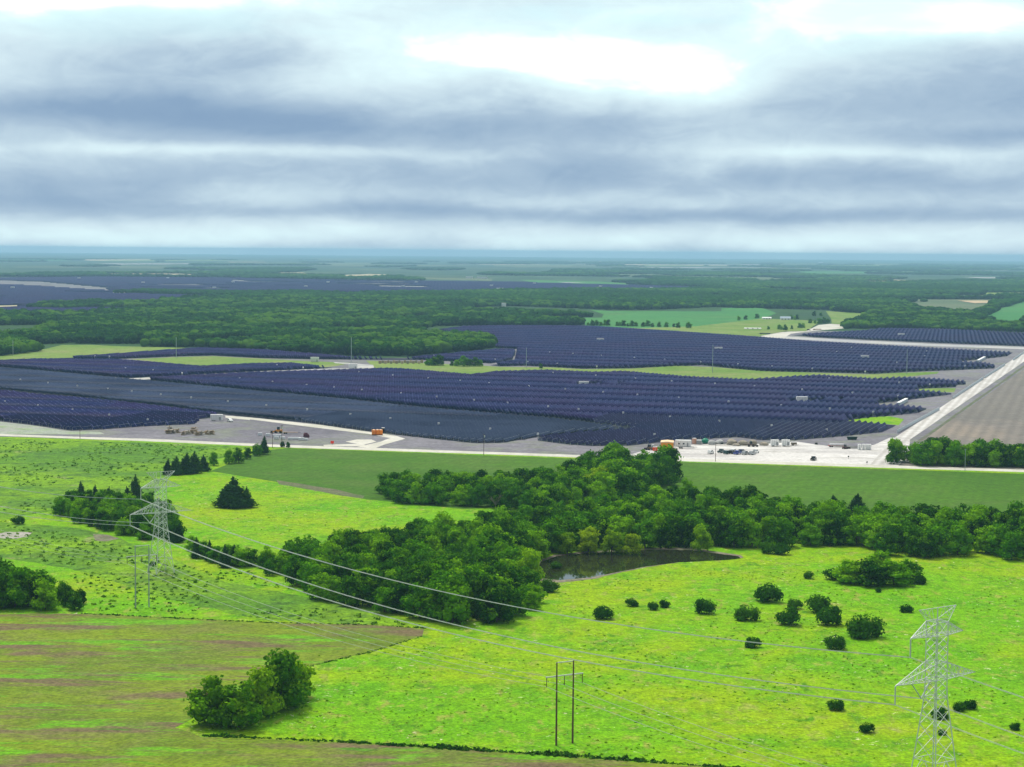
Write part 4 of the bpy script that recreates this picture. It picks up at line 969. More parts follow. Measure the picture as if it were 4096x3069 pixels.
DH = Vector((pL[1].x - pR[1].x, pL[1].y - pR[1].y, 0)); n3 = ['near side', 'middle', 'far side']
for i in range(3):
    cable(pL[i], pR[i], 4.0, .05, f'thin {n3[i]} wire between the pale and the brown two-legged pole', 'wires of the wooden pole line')
    cable(pR[i], pR[i] - DH * .75, 3.0, .045, f'thin {n3[i]} wire running from the brown two-legged pole to the lower right', 'wires of the wooden pole line')
    cable(pL[i], pL[i] + DH * 1.0, 4.5, .035, f'thin {n3[i]} wire running from the pale two-legged pole to the left edge', 'wires of the wooden pole line')

# slim poles
def pole(px, py, ptop, mat, name, label, grp, arm=2.2, r=.16, box=False):
    b = G(px, py); h = height_at(b, ptop); e = empty(name, b, 0.25, label, 'pole', grp)
    MB().tube((0, 0, -.2), (0, 0, h), r, r * .7, 8).build('shaft', mat, e)
    if arm: MB().box((0, 0, h - .7), (arm, .14, .16)).build('crossarm', mat, e)
    if box: MB().tube((.35, 0, h - 2.0), (.35, 0, h - 1.0), .28, n=8).build('transformer', white_p, e)
white_p = paint('white_paint', (0.90, 0.90, 0.89), 0.5, var=.06)
pole(1090, 1793, 1730, wood_pole, 'utility_pole', 'shorter of two slim poles rising from the roadside bush', 'utility poles along the road', 1.8)
pole(1127, 1790, 1700, wood_pole, 'utility_pole', 'taller slim pole with transformer rising from the roadside bush', 'utility poles along the road', 1.8, box=True)
pole(1935, 1822, 1735, wood_pole, 'utility_pole', 'slim roadside pole between the orange tanks and the tall tree', 'utility poles along the road', 1.8, box=True)
pole(2862, 1848, 1768, wood_pole, 'utility_pole', 'slim pole beside the parked cars with a wide crossarm', 'utility poles along the road', 2.6)
pole(3860, 1884, 1795, pale_pole, 'utility_pole', 'slim pale pole in front of the roadside tree belt', 'utility poles along the road', 1.2)
pole(320, 1755, 1718, wood_pole, 'utility_pole', 'short slim pole at the road below the left solar block', 'utility poles along the road', 1.2)
for i, (x, y, t, lab) in enumerate([(52, 1422, 1363, 'tall pale steel pole before the wood at the left edge'), (705, 1433, 1350, 'tall pale steel pole on the green patch'), (1405, 1456, 1350, 'tall pale steel pole by the small white container and track'),
                     (2105, 1472, 1392, 'tall pale steel pole on the strip left of the lone bush'), (2850, 1492, 1378, 'tall pale steel pole in mid strip beside a white container'), (3627, 1497, 1398, 'tall pale steel pole at the bare right end of the strip')]):
    pole(x, y, t, pale_pole, 'steel_pole', lab, 'steel poles across the solar site', 0, .34)

# ------------------------------------------------------------------ solar site equipment
grey_p = paint('grey_paint', (0.35, 0.36, 0.37), 0.5); dark_p = paint('black_rubber', (0.02, 0.02, 0.02), 0.8)
CB = (T(0, 1350, (172, 355), (405, 382), (652, 407), (908, 433), (1110, 453), (1355, 480), (1610, 507), (1920, 537), (42, 541), (320, 573), (612, 609), (920, 652), (1245, 693), (1535, 298), (2020, 345), (1058, 258), (1290, 275), (800, 157), (922, 160)) +
      T(1000, 1350, (190, 373), (478, 400), (708, 421), (942, 441), (1272, 471), (1572, 500), (1888, 527), (138, 571), (482, 607), (846, 647), (1183, 682), (1590, 725), (2024, 771), (918, 291), (1203, 318), (1502, 343), (1772, 363), (2015, 384), (1548, 152), (2065, 185), (680, 272), (448, 252), (545, 268), (228, 232)) +
      T(2000, 1350, (243, 410), (550, 434), (870, 459), (1158, 482), (1507, 508), (1926, 539), (63, 551), (406, 581), (662, 604), (1038, 634), (1433, 669), (1848, 704), (320, 813), (1303, 816), (448, 296), (807, 321), (1141, 345), (1446, 366), (1813, 389), (2145, 411), (234, 204), (484, 220), (816, 243), (419, 125), (615, 136), (853, 152), (1133, 170), (1388, 186), (1691, 205), (2005, 224)) +
      T(3046, 1350, (343, 438), (766, 465), (1151, 491), (166, 571), (576, 600), (942, 627), (85, 740), (550, 778), (571, 343), (862, 360), (1160, 380), (1418, 395), (88, 241), (428, 262), (874, 287), (1393, 115), (634, 121), (758, 83), (1375, 155), (1140, 210), (1715, 240)))
cbm = MB().box((0, 0, -.55), (1.15, .6, 1.15)).mesh('cabinet'); cbm.materials.append(white_p)
cpm = MB().box((-.4, 0, -3.4), (.12, .12, 2.9)).box((.4, 0, -3.4), (.12, .12, 2.9)).mesh('stand'); cpm.materials.append(galv)
for (x, y) in CB:
    p_ = G(x, y, 3.2); e = empty('combiner_box', p_, .27, 'tiny white cabinet on a stand rising just above the dark solar rows', 'electrical cabinet', 'white cabinets dotted over the solar rows')
    for nm, me_ in (('cabinet', cbm), ('stand', cpm)):
        o = bpy.data.objects.new(nm, me_); COL.objects.link(o); o.parent = e

def container(px, py, w, h, d, rz, label, cat='container', mat=None, roof=None, wheels=False, door=True, grp=None, name='container', z0=None):
    """px,py = photo position of the middle of the front foot"""
    b = G(px, py); z0 = (.55 if wheels else .25) if z0 is None else z0
    h = h * 1.2; c = b + Vector((-math.sin(rz), math.cos(rz), 0)) * d / 2
    e = empty(name, (c.x, c.y, 0), rz, label, cat, grp); mat = mat or white_p
    MB().box((0, 0, z0), (w, d, h)).build('shell', mat, e)
    MB().box((0, 0, z0 + h + .003), (w + .12, d + .12, .12)).build('roof', roof or white_p, e)
    m = MB()
    for k in range(int(w / 1.2)): m.box((-w / 2 + .6 + k * 1.2, -d / 2 - .03, z0 + .1), (.1, .06, h - .2))
    m.build('ribs', grey_p if mat is white_p else mat, e)
    if door: MB().box((w * .28, -d / 2 - .08, z0 + .05), (.95, .05, 2.0)).build('door', grey_p, e)
    if wheels:
        for sx in (-.3, -.15): MB().tube((sx * w, -d / 2 + .1, .4), (sx * w, -d / 2 + .35, .4), .4, n=10).build('wheel', dark_p, e)
        MB().box((w / 2 + .6, 0, .5), (1.3, .15, .12)).build('tow_bar', dark_p, e)
    else: MB().box((-w * .35, 0, 0), (.4, d, z0)).box((w * .35, 0, 0), (.4, d, z0)).build('footing', grey_p, e)
    return e
A_ = lambda x, y: (2550 + x / 4.022, 1730 + y / 4.022)
B_ = lambda x, y: (3050 + x / 4.022, 1730 + y / 4.022)
C_ = lambda x, y: (600 + x / 3.403, 1650 + y / 3.403)
T1 = lambda ox, oy, x, y: (ox + x / 2.1067, oy + y / 2.1067)
container(*C_(905, 118), 7.8, 2.9, 2.5, .05, 'long white trailer at the right tip of the left solar block', 'trailer', wheels=True, name='box_trailer')
for (x, y, w_, lab) in [(*T1(1000, 1350, 545, 207), 8.2, 'white container on the gravel by the green patch'), (*T1(1000, 1350, 868, 265), 8.0, 'white container at the end of the pale track'), (1871, 1341, 9, 'white container in front of the far wood edge'),
                        (2402, 1369, 8.6, 'white container in the upper middle of the rear solar block'), (2875, 1406, 8.6, 'white container beside a tall steel pole in the rear solar block'), (2336, 1549, 8.0, 'white container in the heart of the main solar block'),
                        (3461, 1440, 8.2, 'white container at the right of the rear solar block'), (3209, 1613, 8.2, 'white container in the right half of the main solar block'), (3606, 1348, 8.6, 'white container in the farthest right solar block')]:
    container(x, y, w_, 3.6, 3, .05, lab, 'container', grp='white inverter containers among the solar rows', name='inverter_container')
i = 0
for (x, y) in T(0, 950, (105, 437), (665, 354), (1205, 392), (1413, 352), (1805, 437), (1963, 387)) + T(1000, 950, (657, 389), (870, 354), (470, 424), (1402, 387), (1290, 422), (2035, 418)) + T(2000, 950, (290, 397), (848, 424), (762, 452), (1276, 438)):
    container(x, y, 10, 5.5, 4, .05, 'tiny white container far off in the distant solar fields', 'container', grp='white containers in the distant solar fields', name='inverter_container', door=False)
for (x, y, w_, lab) in [(*T1(1000, 950, 1848, 345), 28, 'long low distant barn, left of the white pair'), (*T1(1000, 950, 1930, 346), 18, 'short white distant barn in the middle of three'), (*T1(1000, 950, 1975, 348), 30, 'long white distant barn, right of three'),
                    (*T1(2000, 950, 550, 306), 30, 'pale distant barn before the dark far woods'), (*T1(3046, 950, 500, 213), 60, 'white building far off under the hazy horizon'), (*T1(3046, 950, 555, 263), 25, 'small white distant shed below the hazy white building'),
                    (*T1(2000, 950, 32, 585), 9, 'tiny pale hut in a clearing of the wood'), (*T1(2000, 950, 1050 - 1050, 448), 20, 'pale shed at the near edge of the distant solar field')]:
    container(x, y, w_, 6, 10, 0, lab, 'building', name='distant_barn', door=False, z0=.1)

# fences along the straight gravel road
fen = paint('pale_fence_cloth', (0.50, 0.56, 0.60), 0.7, var=.1)
for pa, pb, lab in [((1144, 808), (1500, 612), 'nearest length of pale screen fence along the straight gravel road'), ((1612, 520), (1868, 352), 'second length of pale screen fence along the gravel road'), ((1878, 345), (2052, 235), 'third length of pale screen fence along the gravel road'), ((2120, 196), (2212, 132), 'farthest length of pale screen fence along the gravel road')]:
    a, b_ = G(*T1(3046, 1350, *pa)), G(*T1(3046, 1350, *pb)); d_ = b_ - a; L = d_.length; rz = math.atan2(d_.y, d_.x)
    e = empty('screen_fence', a, rz, lab, 'fence', 'screen fences along the gravel road')
    MB().box((L / 2, 0, .15), (L, .12, 2.1)).build('screen', fen, e)
    for k in range(9): MB().box((L * k / 8, .14, 0), (.14, .14, 2.5)).build('post', galv, e)
for pa, pb, lab in [((1150, 578), (1222, 540), 'long pale stack left of the second field road entrance'), ((1822, 212), (1880, 180), 'long pale stack far along the bare ground by the road')]:
    a, b_ = G(*T1(3046, 1350, *pa)), G(*T1(3046, 1350, *pb)); d_ = b_ - a; L = d_.length
    e = empty('crate_stack', (a + b_) / 2, math.atan2(d_.y, d_.x), lab, 'crates', 'pale crate stacks')
    for k in range(6): MB().box((-L / 2 + L * (k + .5) / 6, 0, 0), (L / 6 - .5, 2.2, 2.4)).build('crate', fen, e)
    MB().box((0, 0, 2.42), (L, 2.4, .08)).build('cover', white_p, e)

# ------------------------------------------------------------------ vehicles
glass_m = paint('dark_glass', (0.02, 0.025, 0.03), 0.15, spec=.6)
def car(px, py, rz, col, label, kind='suv'):
    b = G(px, py); e = empty('parked_car' if kind != 'pickup' else 'pickup_truck', b, rz, label, 'car' if kind != 'pickup' else 'pickup', 'vehicles parked in the gravel yard')
    e.scale = (1.15, 1.15, 1.25); m = paint('car_paint', col, 0.35, var=.04, spec=.5); hw = .95
    if kind == 'pickup':
        MB().prism([(-2.8, .45), (2.8, .45), (2.8, .95), (2.6, 1.1), (1.3, 1.15), (-2.8, 1.1)], -hw, hw).build('body', m, e)
        MB().prism([(-.9, 1.1), (1.4, 1.1), (.8, 1.75), (-.75, 1.78)], -hw + .08, hw - .08).build('cabin', m, e)
        MB().prism([(-.8, 1.15), (1.28, 1.15), (.76, 1.68), (-.68, 1.7)], -hw + .05, hw - .05).build('windows', glass_m, e)
        MB().box((-1.85, 0, 1.08), (1.7, 1.6, .06)).build('cargo_bed', dark_p, e); ax = 1.75
    else:
        MB().prism([(-2.3, .4), (2.3, .4), (2.35, .8), (2.1, .98), (1.1, 1.08), (-2.3, 1.1)], -hw, hw).build('body', m, e)
        MB().prism([(-2.2, 1.05), (1.25, 1.05), (.5, 1.66), (-1.9, 1.7)], -hw + .1, hw - .1).build('cabin', m, e)
        MB().prism([(-2.05, 1.12), (1.1, 1.12), (.46, 1.58), (-1.85, 1.6)], -hw + .07, hw - .07).build('windows', glass_m, e); ax = 1.4
    for sx in (-1, 1):
        for sy in (-1, 1): MB().tube((sx * ax, sy * (hw - .12), .36), (sx * ax, sy * (hw + .02), .36), .36, n=12).build('wheel', dark_p, e)
W_, S_, K_, BL, TE, NV = (.88, .88, .87), (.42, .44, .46), (.015, .018, .02), (.03, .06, .35), (.015, .06, .06), (.01, .015, .07)
CA = R(62)
for (x, y, c, kd, lab) in [(1178, 345, W_, 'suv', 'white car alone at the left of the parked row'), (1348, 330, TE, 'pickup', 'dark teal pickup at the rear left of the parked row'), (1435, 350, TE, 'suv', 'dark teal car in front of the dark pickup'), (1520, 345, K_, 'suv', 'black car half hidden beside the blue one'),
                           (1545, 325, W_, 'suv', 'white car behind the black one in the row'), (1605, 355, BL, 'pickup', 'bright blue pickup in the middle of the row'), (1680, 330, NV, 'suv', 'navy car just behind the blue pickup'), (1735, 358, S_, 'suv', 'silver grey car right of the blue pickup'), (1845, 360, S_, 'suv', 'silver car at the front right end of the row'), (1895, 335, W_, 'pickup', 'white pickup at the rear right end of the row')]:
    car(*A_(x, y), CA + random.uniform(-.1, .1), c, lab, kd)
car(*B_(820, 450), R(70), K_, 'black pickup parked alone on the pale yard near the road', 'pickup')
car(*C_(1088, 128), R(-60), W_, 'small white car beside the long white trailer', 'suv')
car(*T1(3046, 950, 398, 785), R(0), K_, 'distant dark car on the gravel pad by the farm', 'suv')
def flatbed(px, py, rz, col, label, L=9, load=None):
    b = G(px, py); e = empty('flatbed_trailer', b, rz, label, 'trailer'); 
    MB().box((0, 0, .85), (L, 2.3, .25)).build('bed', paint('bed_paint', col, .6), e)
    for sx in (-.38, -.26): 
        for sy in (-1, 1): MB().tube((sx * L, sy * 1.0, .42), (sx * L, sy * 1.2, .42), .42, n=10).build('wheel', dark_p, e)
    MB().box((L / 2 + .9, 0, .8), (1.8, .2, .15)).build('tow_bar', dark_p, e)
    if load: MB().box((0, 0, 1.1), (L * .8, 1.9, .9)).build('load', paint('load_paint', load, .7), e)
flatbed(*A_(780, 262), 0, (.1, .1, .1), 'empty dark trailer in front of the white office cabin')
flatbed(*A_(1400, 190), .2, (.06, .06, .06), 'dark flatbed trailer beside the pale heaps', 6)
flatbed(*B_(1195, 240), -.05, (.3, .05, .04), 'flatbed trailer with white load at the right of the yard', 10, (.7, .7, .72))
flatbed(*B_(1440, 262), 0, (.08, .07, .07), 'low dark trailer beside the three white tanks', 9)
flatbed(*C_(1910, 292), 0, (.30, .2, .12), 'long brown trailer right of the orange loader', 9)
flatbed(*T1(3046, 950, 470, 782), 0, (.25, .1, .07), 'distant reddish trailer on the gravel pad by the farm', 14, (.3, .15, .1))
flatbed(*T1(3046, 950, 30, 818), 0, (.04, .05, .08), 'distant dark lorry trailer at the left end of the gravel pad', 18, (.03, .04, .07))
# ------------------------------------------------------------------ yard: cabins, shed, tanks, heaps
ora = paint('orange_sheet', (0.80, 0.30, 0.02), 0.6); tanr = paint('tan_sheet', (0.80, 0.58, 0.34), 0.6)
b = G(*A_(455, 268)); rz = R(-6)
e = empty('storage_shed', b + Vector((1.2, 5, 0)), rz, 'large orange shed with a pale tan roof at the left of the yard', 'shed')
e.scale = (1.05, 1.1, 1.2); MB().box((0, 0, 0), (6.6, 10, 3.0)).build('walls', ora, e)
MB().prism([(-3.5, 3.003), (3.5, 3.003), (3.5, 3.25), (0, 3.6), (-3.5, 3.25)], -5.2, 5.2, 'y').build('roof', tanr, e)
MB().box((3.33, -1.5, .05), (.08, 2.6, 2.4)).build('door', paint('brown_door', (.25, .15, .08), .7), e)
container(*A_(735, 232), 8.8, 2.8, 3.2, R(-4), 'white office cabin right of the orange shed', 'cabin', name='site_office', wheels=False)
MB_ = lambda: MB()
def office_window():
    o = [x for x in bpy.data.objects if x.name == 'site_office'][0]
    for x in (-2.4, .2): MB().box((x, -1.68, 1.4), (.9, .05, .8)).build('window', glass_m, o)
office_window()
container(*A_(665, 215), 1.8, 2.5, 1.2, 0, 'narrow yellow cabinet between the shed and the office cabin', 'cabinet', mat=paint('yellow_paint', (.8, .55, .08), .6), name='yellow_cabinet', door=False)
container(*A_(925, 192), 1.8, 2.6, 2, R(20), 'leaning salmon coloured sheet box behind the office cabin', 'crate', mat=paint('salmon_paint', (.65, .35, .25), .7), name='salmon_crate', door=False)
container(*A_(990, 195), 2.8, 1.8, 2, 0, 'grey crate left of the green tank', 'crate', mat=grey_p, name='grey_crate', door=False)
red_m = paint('toilet_red', (.85, .10, .02), .5)
for (x, y, mt, lab) in [(262, 298, red_m, 'left of two red portable toilets with white roofs'), (305, 298, red_m, 'right of two red portable toilets with white roofs'), (250, 268, paint('toilet_teal', (.03, .12, .14), .5), 'dark portable toilet with white roof behind the red pair')]:
    b = G(*A_(x, y)); e = empty('portable_toilet', b, 0, lab, 'toilet', 'portable toilets'); MB().box((0, 0, 0), (1.25, 1.25, 2.1)).build('cabin', mt, e)
    MB().box((0, 0, 2.103), (1.35, 1.35, .32), taper=.75).build('roof', white_p, e); MB().box((.1, -.65, .1), (.8, .04, 1.85)).build('door', mt, e)
b = G(*A_(1095, 186)); e = empty('water_tank', b + Vector((0, 2, 0)), 0, 'rounded green tank at the back of the yard', 'tank'); m = MB(); gr = paint('tank_green', (.01, .24, .14), .5)
m.blob((0, 0, 1.5), (2.1, 2.1, 1.7), 3, 3, .02); m.build('tank_body', gr, e); MB().tube((0, 0, 3.1), (0, 0, 3.4), .5, n=12).build('lid', gr, e)
def heap(px, py, rx, h, mat, label, cat='pile', name='covered_pile', seed=1, grp=None):
    b = G(px, py); rx *= 1.15; h *= 1.3; e = empty(name, b + Vector((0, rx * .6, 0)), 0, label, cat, grp); m = MB(); rr = random.Random(seed)
    for k in range(3): m.blob((rr.uniform(-.35, .35) * rx, rr.uniform(-.3, .3) * rx, h * .3), (rx * rr.uniform(.55, .8), rx * .55, h * rr.uniform(.5, .75)), seed + k, 2, .12)
    m.build('tarpaulin' if 'pile' in name and 'covered' in name else 'heap', mat, e)
    q = MB()
    for k in range(4): q.box((rr.uniform(-1, 1) * rx, -rx * .5, 0), (.6, .5, .45))
    q.build('weights', grey_p, e)
tarp = paint('tan_tarpaulin', (.33, .29, .23), .8); tarpg = paint('pale_tarpaulin', (.50, .50, .49), .8)
for i, (x, y, r_, h_, mt, lab) in enumerate([(1195, 200, 2.4, 2.2, tarpg, 'pale grey heap right of the green tank'), (1335, 192, 3.0, 2.3, tarpg, 'larger pale heap beside the dark flatbed'), (1555, 208, 3.6, 2.6, tarp, 'big brown covered heap, leftmost of the brown ones'), (1610, 222, 2.4, 1.2, tarp, 'low brown heap in front of the leftmost big one'),
                                           (1725, 212, 3.6, 2.6, tarp, 'big brown covered heap in the middle'), (1865, 210, 2.8, 2.4, tarp, 'brown covered heap behind the loader'), (2030, 215, 3.0, 1.8, tarp, 'low brown heap at the right end of the heaps')]):
    heap(*A_(x, y), r_, h_, mt, lab, seed=i * 7, grp='covered heaps at the back of the yard')
def loader(px, py, col, rz, label, s=1.0):
    b = G(px, py); e = empty('wheel_loader', b, rz, label, 'loader'); e.scale = (s * 1.2,) * 3; m = paint('loader_paint', col, .5)
    MB().box((-.6, 0, .6), (2.6, 1.5, .9)).build('body', m, e); MB().box((-.3, 0, 1.5), (1.2, 1.3, 1.2), taper=.85).build('cab', glass_m, e)
    MB().prism([(.6, .6), (2.4, .3), (2.4, .6), (.6, 1.5)], -.6, .6).build('boom', m, e); MB().box((2.7, 0, .1), (.6, 1.9, .8)).build('bucket', dark_p, e)
    for sx in (-1.3, .8):
        for sy in (-1, 1): MB().tube((sx, sy * .7, .5), (sx, sy * 1.0, .5), .5, n=12).build('wheel', dark_p, e)
loader(*A_(1835, 232), (.12, .08, .07), 0, 'dark compact loader in front of the brown heaps')
loader(*A_(185, 285), (.15, .09, .05), 2, 'dark machine left of the portable toilets')
loader(*B_(1335, 268), (.12, .05, .06), .5, 'dark reddish machine at the right of the yard', .8)
loader(*C_(1740, 280), (.85, .35, .03), 3.0, 'orange loader on the bare lot by the slim poles', 1.15)
for (x, lab) in [(200, 'left of two white box trailers at the back of the yard'), (378, 'right of two white box trailers at the back of the yard')]:
    container(*B_(x, 228), 4.5, 2.6, 2.3, 0, lab, 'trailer', wheels=True, name='box_trailer', grp='white box trailers')
container(*B_(508, 214), 3.2, 1.1, 2, 0, 'low white-topped cart right of the box trailers', 'cart', mat=paint('cart_brown', (.2, .16, .12), .7), wheels=True, name='cart', door=False)
heap(*B_(870, 200), 1.0, 1.0, dark_p, 'small dark heap on the verge right of the box trailers', name='rubble_heap', seed=3)
b = G(*B_(1442, 118)); e = empty('dumpster', b, -.1, 'dark open dumpster on the verge in front of the solar rows', 'dumpster'); dk = paint('dumpster_green', (.012, .04, .035), .7)
MB().prism([(-2.6, .1), (2.4, .1), (3.1, 1.7), (-3.2, 1.7)], -1.2, 1.2).build('bin', dk, e); MB().box((0, 0, 1.705), (6.0, 2.5, .12)).build('rim', dk, e)
for (x, w_, lab) in [(1565, 1.7, 'leftmost of three white upright tanks'), (1630, 1.5, 'middle of three white upright tanks'), (1706, 3.0, 'widest and rightmost of three white tanks')]:
    container(*B_(x, 285), w_, 2.4, 1.8, 0, lab, 'tank', name='white_tank', door=False, grp='white tanks at the yard edge')
for (x, y, lab) in [(1383, 432, 'small dark post sign on the pale yard'), (1680, 524, 'small dark post sign at the road junction')]:
    b = G(*B_(x, y)); e = empty('road_sign', b, 0, lab, 'sign'); MB().box((0, 0, 0), (.12, .12, 1.6)).build('post', dark_p, e); MB().box((0, -.1, 1.2), (.8, .05, .7)).build('plate', paint('sign_dark', (.08, .09, .08), .6), e)
b = G(*T1(1000, 1350, 693, 908)); e = empty('warning_sign', b, 0, 'bright red sign board beside the country road', 'sign'); MB().box((0, 0, 0), (.15, .15, 1.4)).build('post', dark_p, e); MB().box((0, -.12, .9), (1.9, .06, 1.5)).build('board', paint('sign_red', (.9, .05, .03), .5), e)
# orange tanks by the lane
for (x, lab) in [(1042, 'left of three bright orange tanks beside the lane'), (1073, 'middle of three bright orange tanks beside the lane'), (1100, 'right of three bright orange tanks beside the lane')]:
    b = G(*T1(1000, 1350, x, 826)); e = empty('orange_tank', b + Vector((0, 1.5, 0)), 0, lab, 'tank', 'orange tanks by the lane'); om = bpy.data.materials.get('tank_orange') or paint('tank_orange', (.95, .26, .01), .5, var=.08)
    MB().tube((0, 0, .5), (0, 0, 3.2), 1.25, n=16).build('tank_body', om, e); MB().tube((0, 0, 3.203), (0, 0, 3.5), 1.0, .4, n=16).build('lid', paint('tank_top', (.9, .55, .3), .5), e)
    MB().box((0, 0, .1), (2.4, 2.4, .4)).build('base', dark_p, e)
container(*T1(1000, 1350, 1122, 806), 1.8, 2.3, 2.0, .1, 'dark box with white top right of the orange tanks', 'container', mat=dark_p, name='dark_box', door=False)
# pallets and timber
wh = paint('wrapped_white', (.74, .76, .78), .6); br = paint('old_timber', (.38, .28, .18), .85)
plab = ['first from the left', 'second from the left', 'third', 'fourth', 'at the front left of the slim poles', 'against the slim poles', 'just right of the slim poles', 'seventh', 'eighth', 'next to the last', 'last on the right']
for i, (x, y) in enumerate([(1500, 318), (1605, 326), (1700, 330), (1755, 334), (1720, 366), (1805, 366), (1912, 374), (1978, 372), (2020, 372), (2060, 382), (2122, 384)]):
    b = G(*C_(x, y)); e = empty('wrapped_pallet', b, random.uniform(-.2, .2), f'white wrapped stack on the bare lot, {plab[i]}', 'pallet stack', 'white wrapped stacks on the bare lot')
    MB().box((0, 0, 0), (2.3, 1.3, .15)).build('pallet', br, e); MB().box((0, 0, .153), (2.6 + random.uniform(-.4, .9), 1.6, random.uniform(1.2, 1.7)), taper=.92).build('wrapping', wh, e)
heap(*C_(2113, 345), 2.0, 2.2, paint('dark_red_scrap', (.12, .03, .05), .8), 'dark red heap beside the last white stacks', name='scrap_heap', seed=5)
tl = ['left end', 'left part', 'middle', 'right part', 'right end']
for i, (x, y, L) in enumerate([(240, 290, 3.6), (310, 285, 4.2), (370, 280, 3.4), (450, 310, 2.5), (510, 300, 3.2), (580, 290, 3.8), (640, 315, 3.4), (700, 310, 3.6), (770, 300, 3.0), (840, 300, 3.6), (270, 240, 3.4), (600, 255, 4)]):
    b = G(*C_(x, y)); rr = random.Random(i); e = empty('timber_stack', b, rr.uniform(-.5, .5), f'untidy stack of old timber and pallets, number {i + 1} along the brown row on the bare lot', 'timber stack', 'timber stacks on the bare lot')
    e['label'] = ['untidy brown stack of pallets at the %s of the timber row' % tl[min(4, i // 2)], 'low jumbled timber at the %s of the timber row' % tl[min(4, i // 2)]][i % 2] if i < 10 else ('small stack of pale boards behind the left of the timber row' if i == 10 else 'stack of pale boards behind the middle of the timber row')
    m = MB()
    for k in range(7): m.box((rr.uniform(-.8, .8), rr.uniform(-.8, .8), .02 + .33 * k), (L * rr.uniform(.5, 1.1), 1.8 * rr.uniform(.6, 1), .28), rr.uniform(-.5, .5))
    m.build('boards', [br, paint('grey_timber', (.45, .40, .33), .85), br][i % 3], e); MB().box((rr.uniform(-1, 1), -.5, 1.65), (.35, .35, 1.2), .4).build('upright_board', br, e)
for i in range(16):
    x = 1095 + i * 23.5; b = G(*T1(1000, 1350, x, 222 - (i % 2) * 6)); rr = random.Random(i)
    e = empty('hay_bale' if 0 else 'spool_stack', b, 0, 'brown reel-like bundle in the long row on the grass strip by the small wood', 'bundle', 'brown bundles on the grass strip')
    mt = [br, tarp, paint('pale_bundle', (.55, .42, .30), .8)][i % 3]
    MB().tube((0, -.8, 1.5), (0, .8, 1.5), 1.5 * rr.uniform(.8, 1.1), n=14).build('drum', mt, e); MB().box((0, 0, 0), (2.2, 1.2, .3)).build('cradle', dark_p, e)
# farm
def house(px, py, w, d, h, rh, label, wall, roof, rz=0):
    b = G(px, py); e = empty('farm_house', b + Vector((0, d / 2, 0)), rz, label, 'house')
    MB().box((0, 0, 0), (w, d, h)).build('wall', wall, e)
    MB().prism([(-d / 2 - .4, h + .003), (d / 2 + .4, h + .003), (0, h + rh)], -w / 2 - .4, w / 2 + .4, 'x').build('roof', roof, e)
    MB().box((0, -d / 2 - .04, 0), (1.2, .06, 2.1)).build('door', dark_p, e)
    for x in (-w * .3, w * .3): MB().box((x, -d / 2 - .04, 1), (1.4, .06, 1.2)).build('window', glass_m, e)
bm_ = paint('blue_grey_roof', (.30, .38, .46), .6)
house(*T1(3046, 950, 205, 697), 17, 10, 3, 3, 'distant farmhouse with a blue-grey roof by the trees', white_p, bm_, -.1)
house(*T1(3046, 950, 45, 692), 15, 6, 2.6, 1.6, 'long low pale farm building left of the farmhouse', white_p, white_p)
house(*T1(2000, 950, 2130, 776), 24, 6, 1.6, .8, 'long white-roofed shelter under the spreading trees', white_p, white_p)


# ------------------------------------------------------------------ haze
hb = MB(); hb.v = []; hb.box((0, 19000, -1), (82000, 43800, 128))
hm, nt = new_mat('haze'); n = N(nt)
v = n.node('ShaderNodeVolumePrincipled'); v.inputs['Color'].default_value = (0.40, 0.69, 0.94, 1); v.inputs['Density'].default_value = 0.54e-4; v.inputs['Anisotropy'].default_value = 0.2
o = n.node('ShaderNodeOutputMaterial'); n.put(o.inputs['Volume'], v.outputs[0])
hz = hb.build('haze', hm); tag(hz, 'pale blue haze thickening towards the horizon', 'haze', None, 'stuff')

# ------------------------------------------------------------------ sky
w = bpy.data.worlds.new('World'); scene.world = w; w.use_nodes = True; nt = w.node_tree; nt.nodes.clear(); n = N(nt)
SUN_EL, SUN_AZ = R(58), R(-25)      # high, a little beyond the scene and to the left
sky = n.node('ShaderNodeTexSky', sky_type='NISHITA'); sky.sun_disc = False; sky.sun_elevation = SUN_EL; sky.sun_rotation = SUN_AZ; sky.air_density = 1.2; sky.dust_density = 2.0
gen = n.node('ShaderNodeTexCoord').outputs['Generated']
sep = n.node('ShaderNodeSeparateXYZ'); n.put(sep.inputs[0], gen)
X, Y, Z = sep.outputs
az = n.m('ARCTAN2', X, Y)                        # 0 straight ahead
el = n.m('ARCSINE', Z)
def vec(a, b, c=0.0):
    q = n.node('ShaderNodeCombineXYZ'); n.put(q.inputs[0], a); n.put(q.inputs[1], b); n.put(q.inputs[2], c); return q.outputs[0]
ca = vec(n.m('MULTIPLY', az, 9.0), n.m('MULTIPLY', el, 19.0), 3.7)
cb = vec(n.m('MULTIPLY', az, 7.0), n.m('MULTIPLY', el, 27.0), 9.1)
n1 = n.noise(ca, 1.0, 6, 0.52, 0.5); n2 = n.noise(cb, 1.3, 6, 0.5, 0.4)
warp = n.m('MULTIPLY', n.m('SUBTRACT', n1, .5), 0.018)
elw = n.m('ADD', el, warp)
azw = n.m('ADD', az, n.m('MULTIPLY', n.m('SUBTRACT', n2, .5), 0.10))
K = 2.316e-4
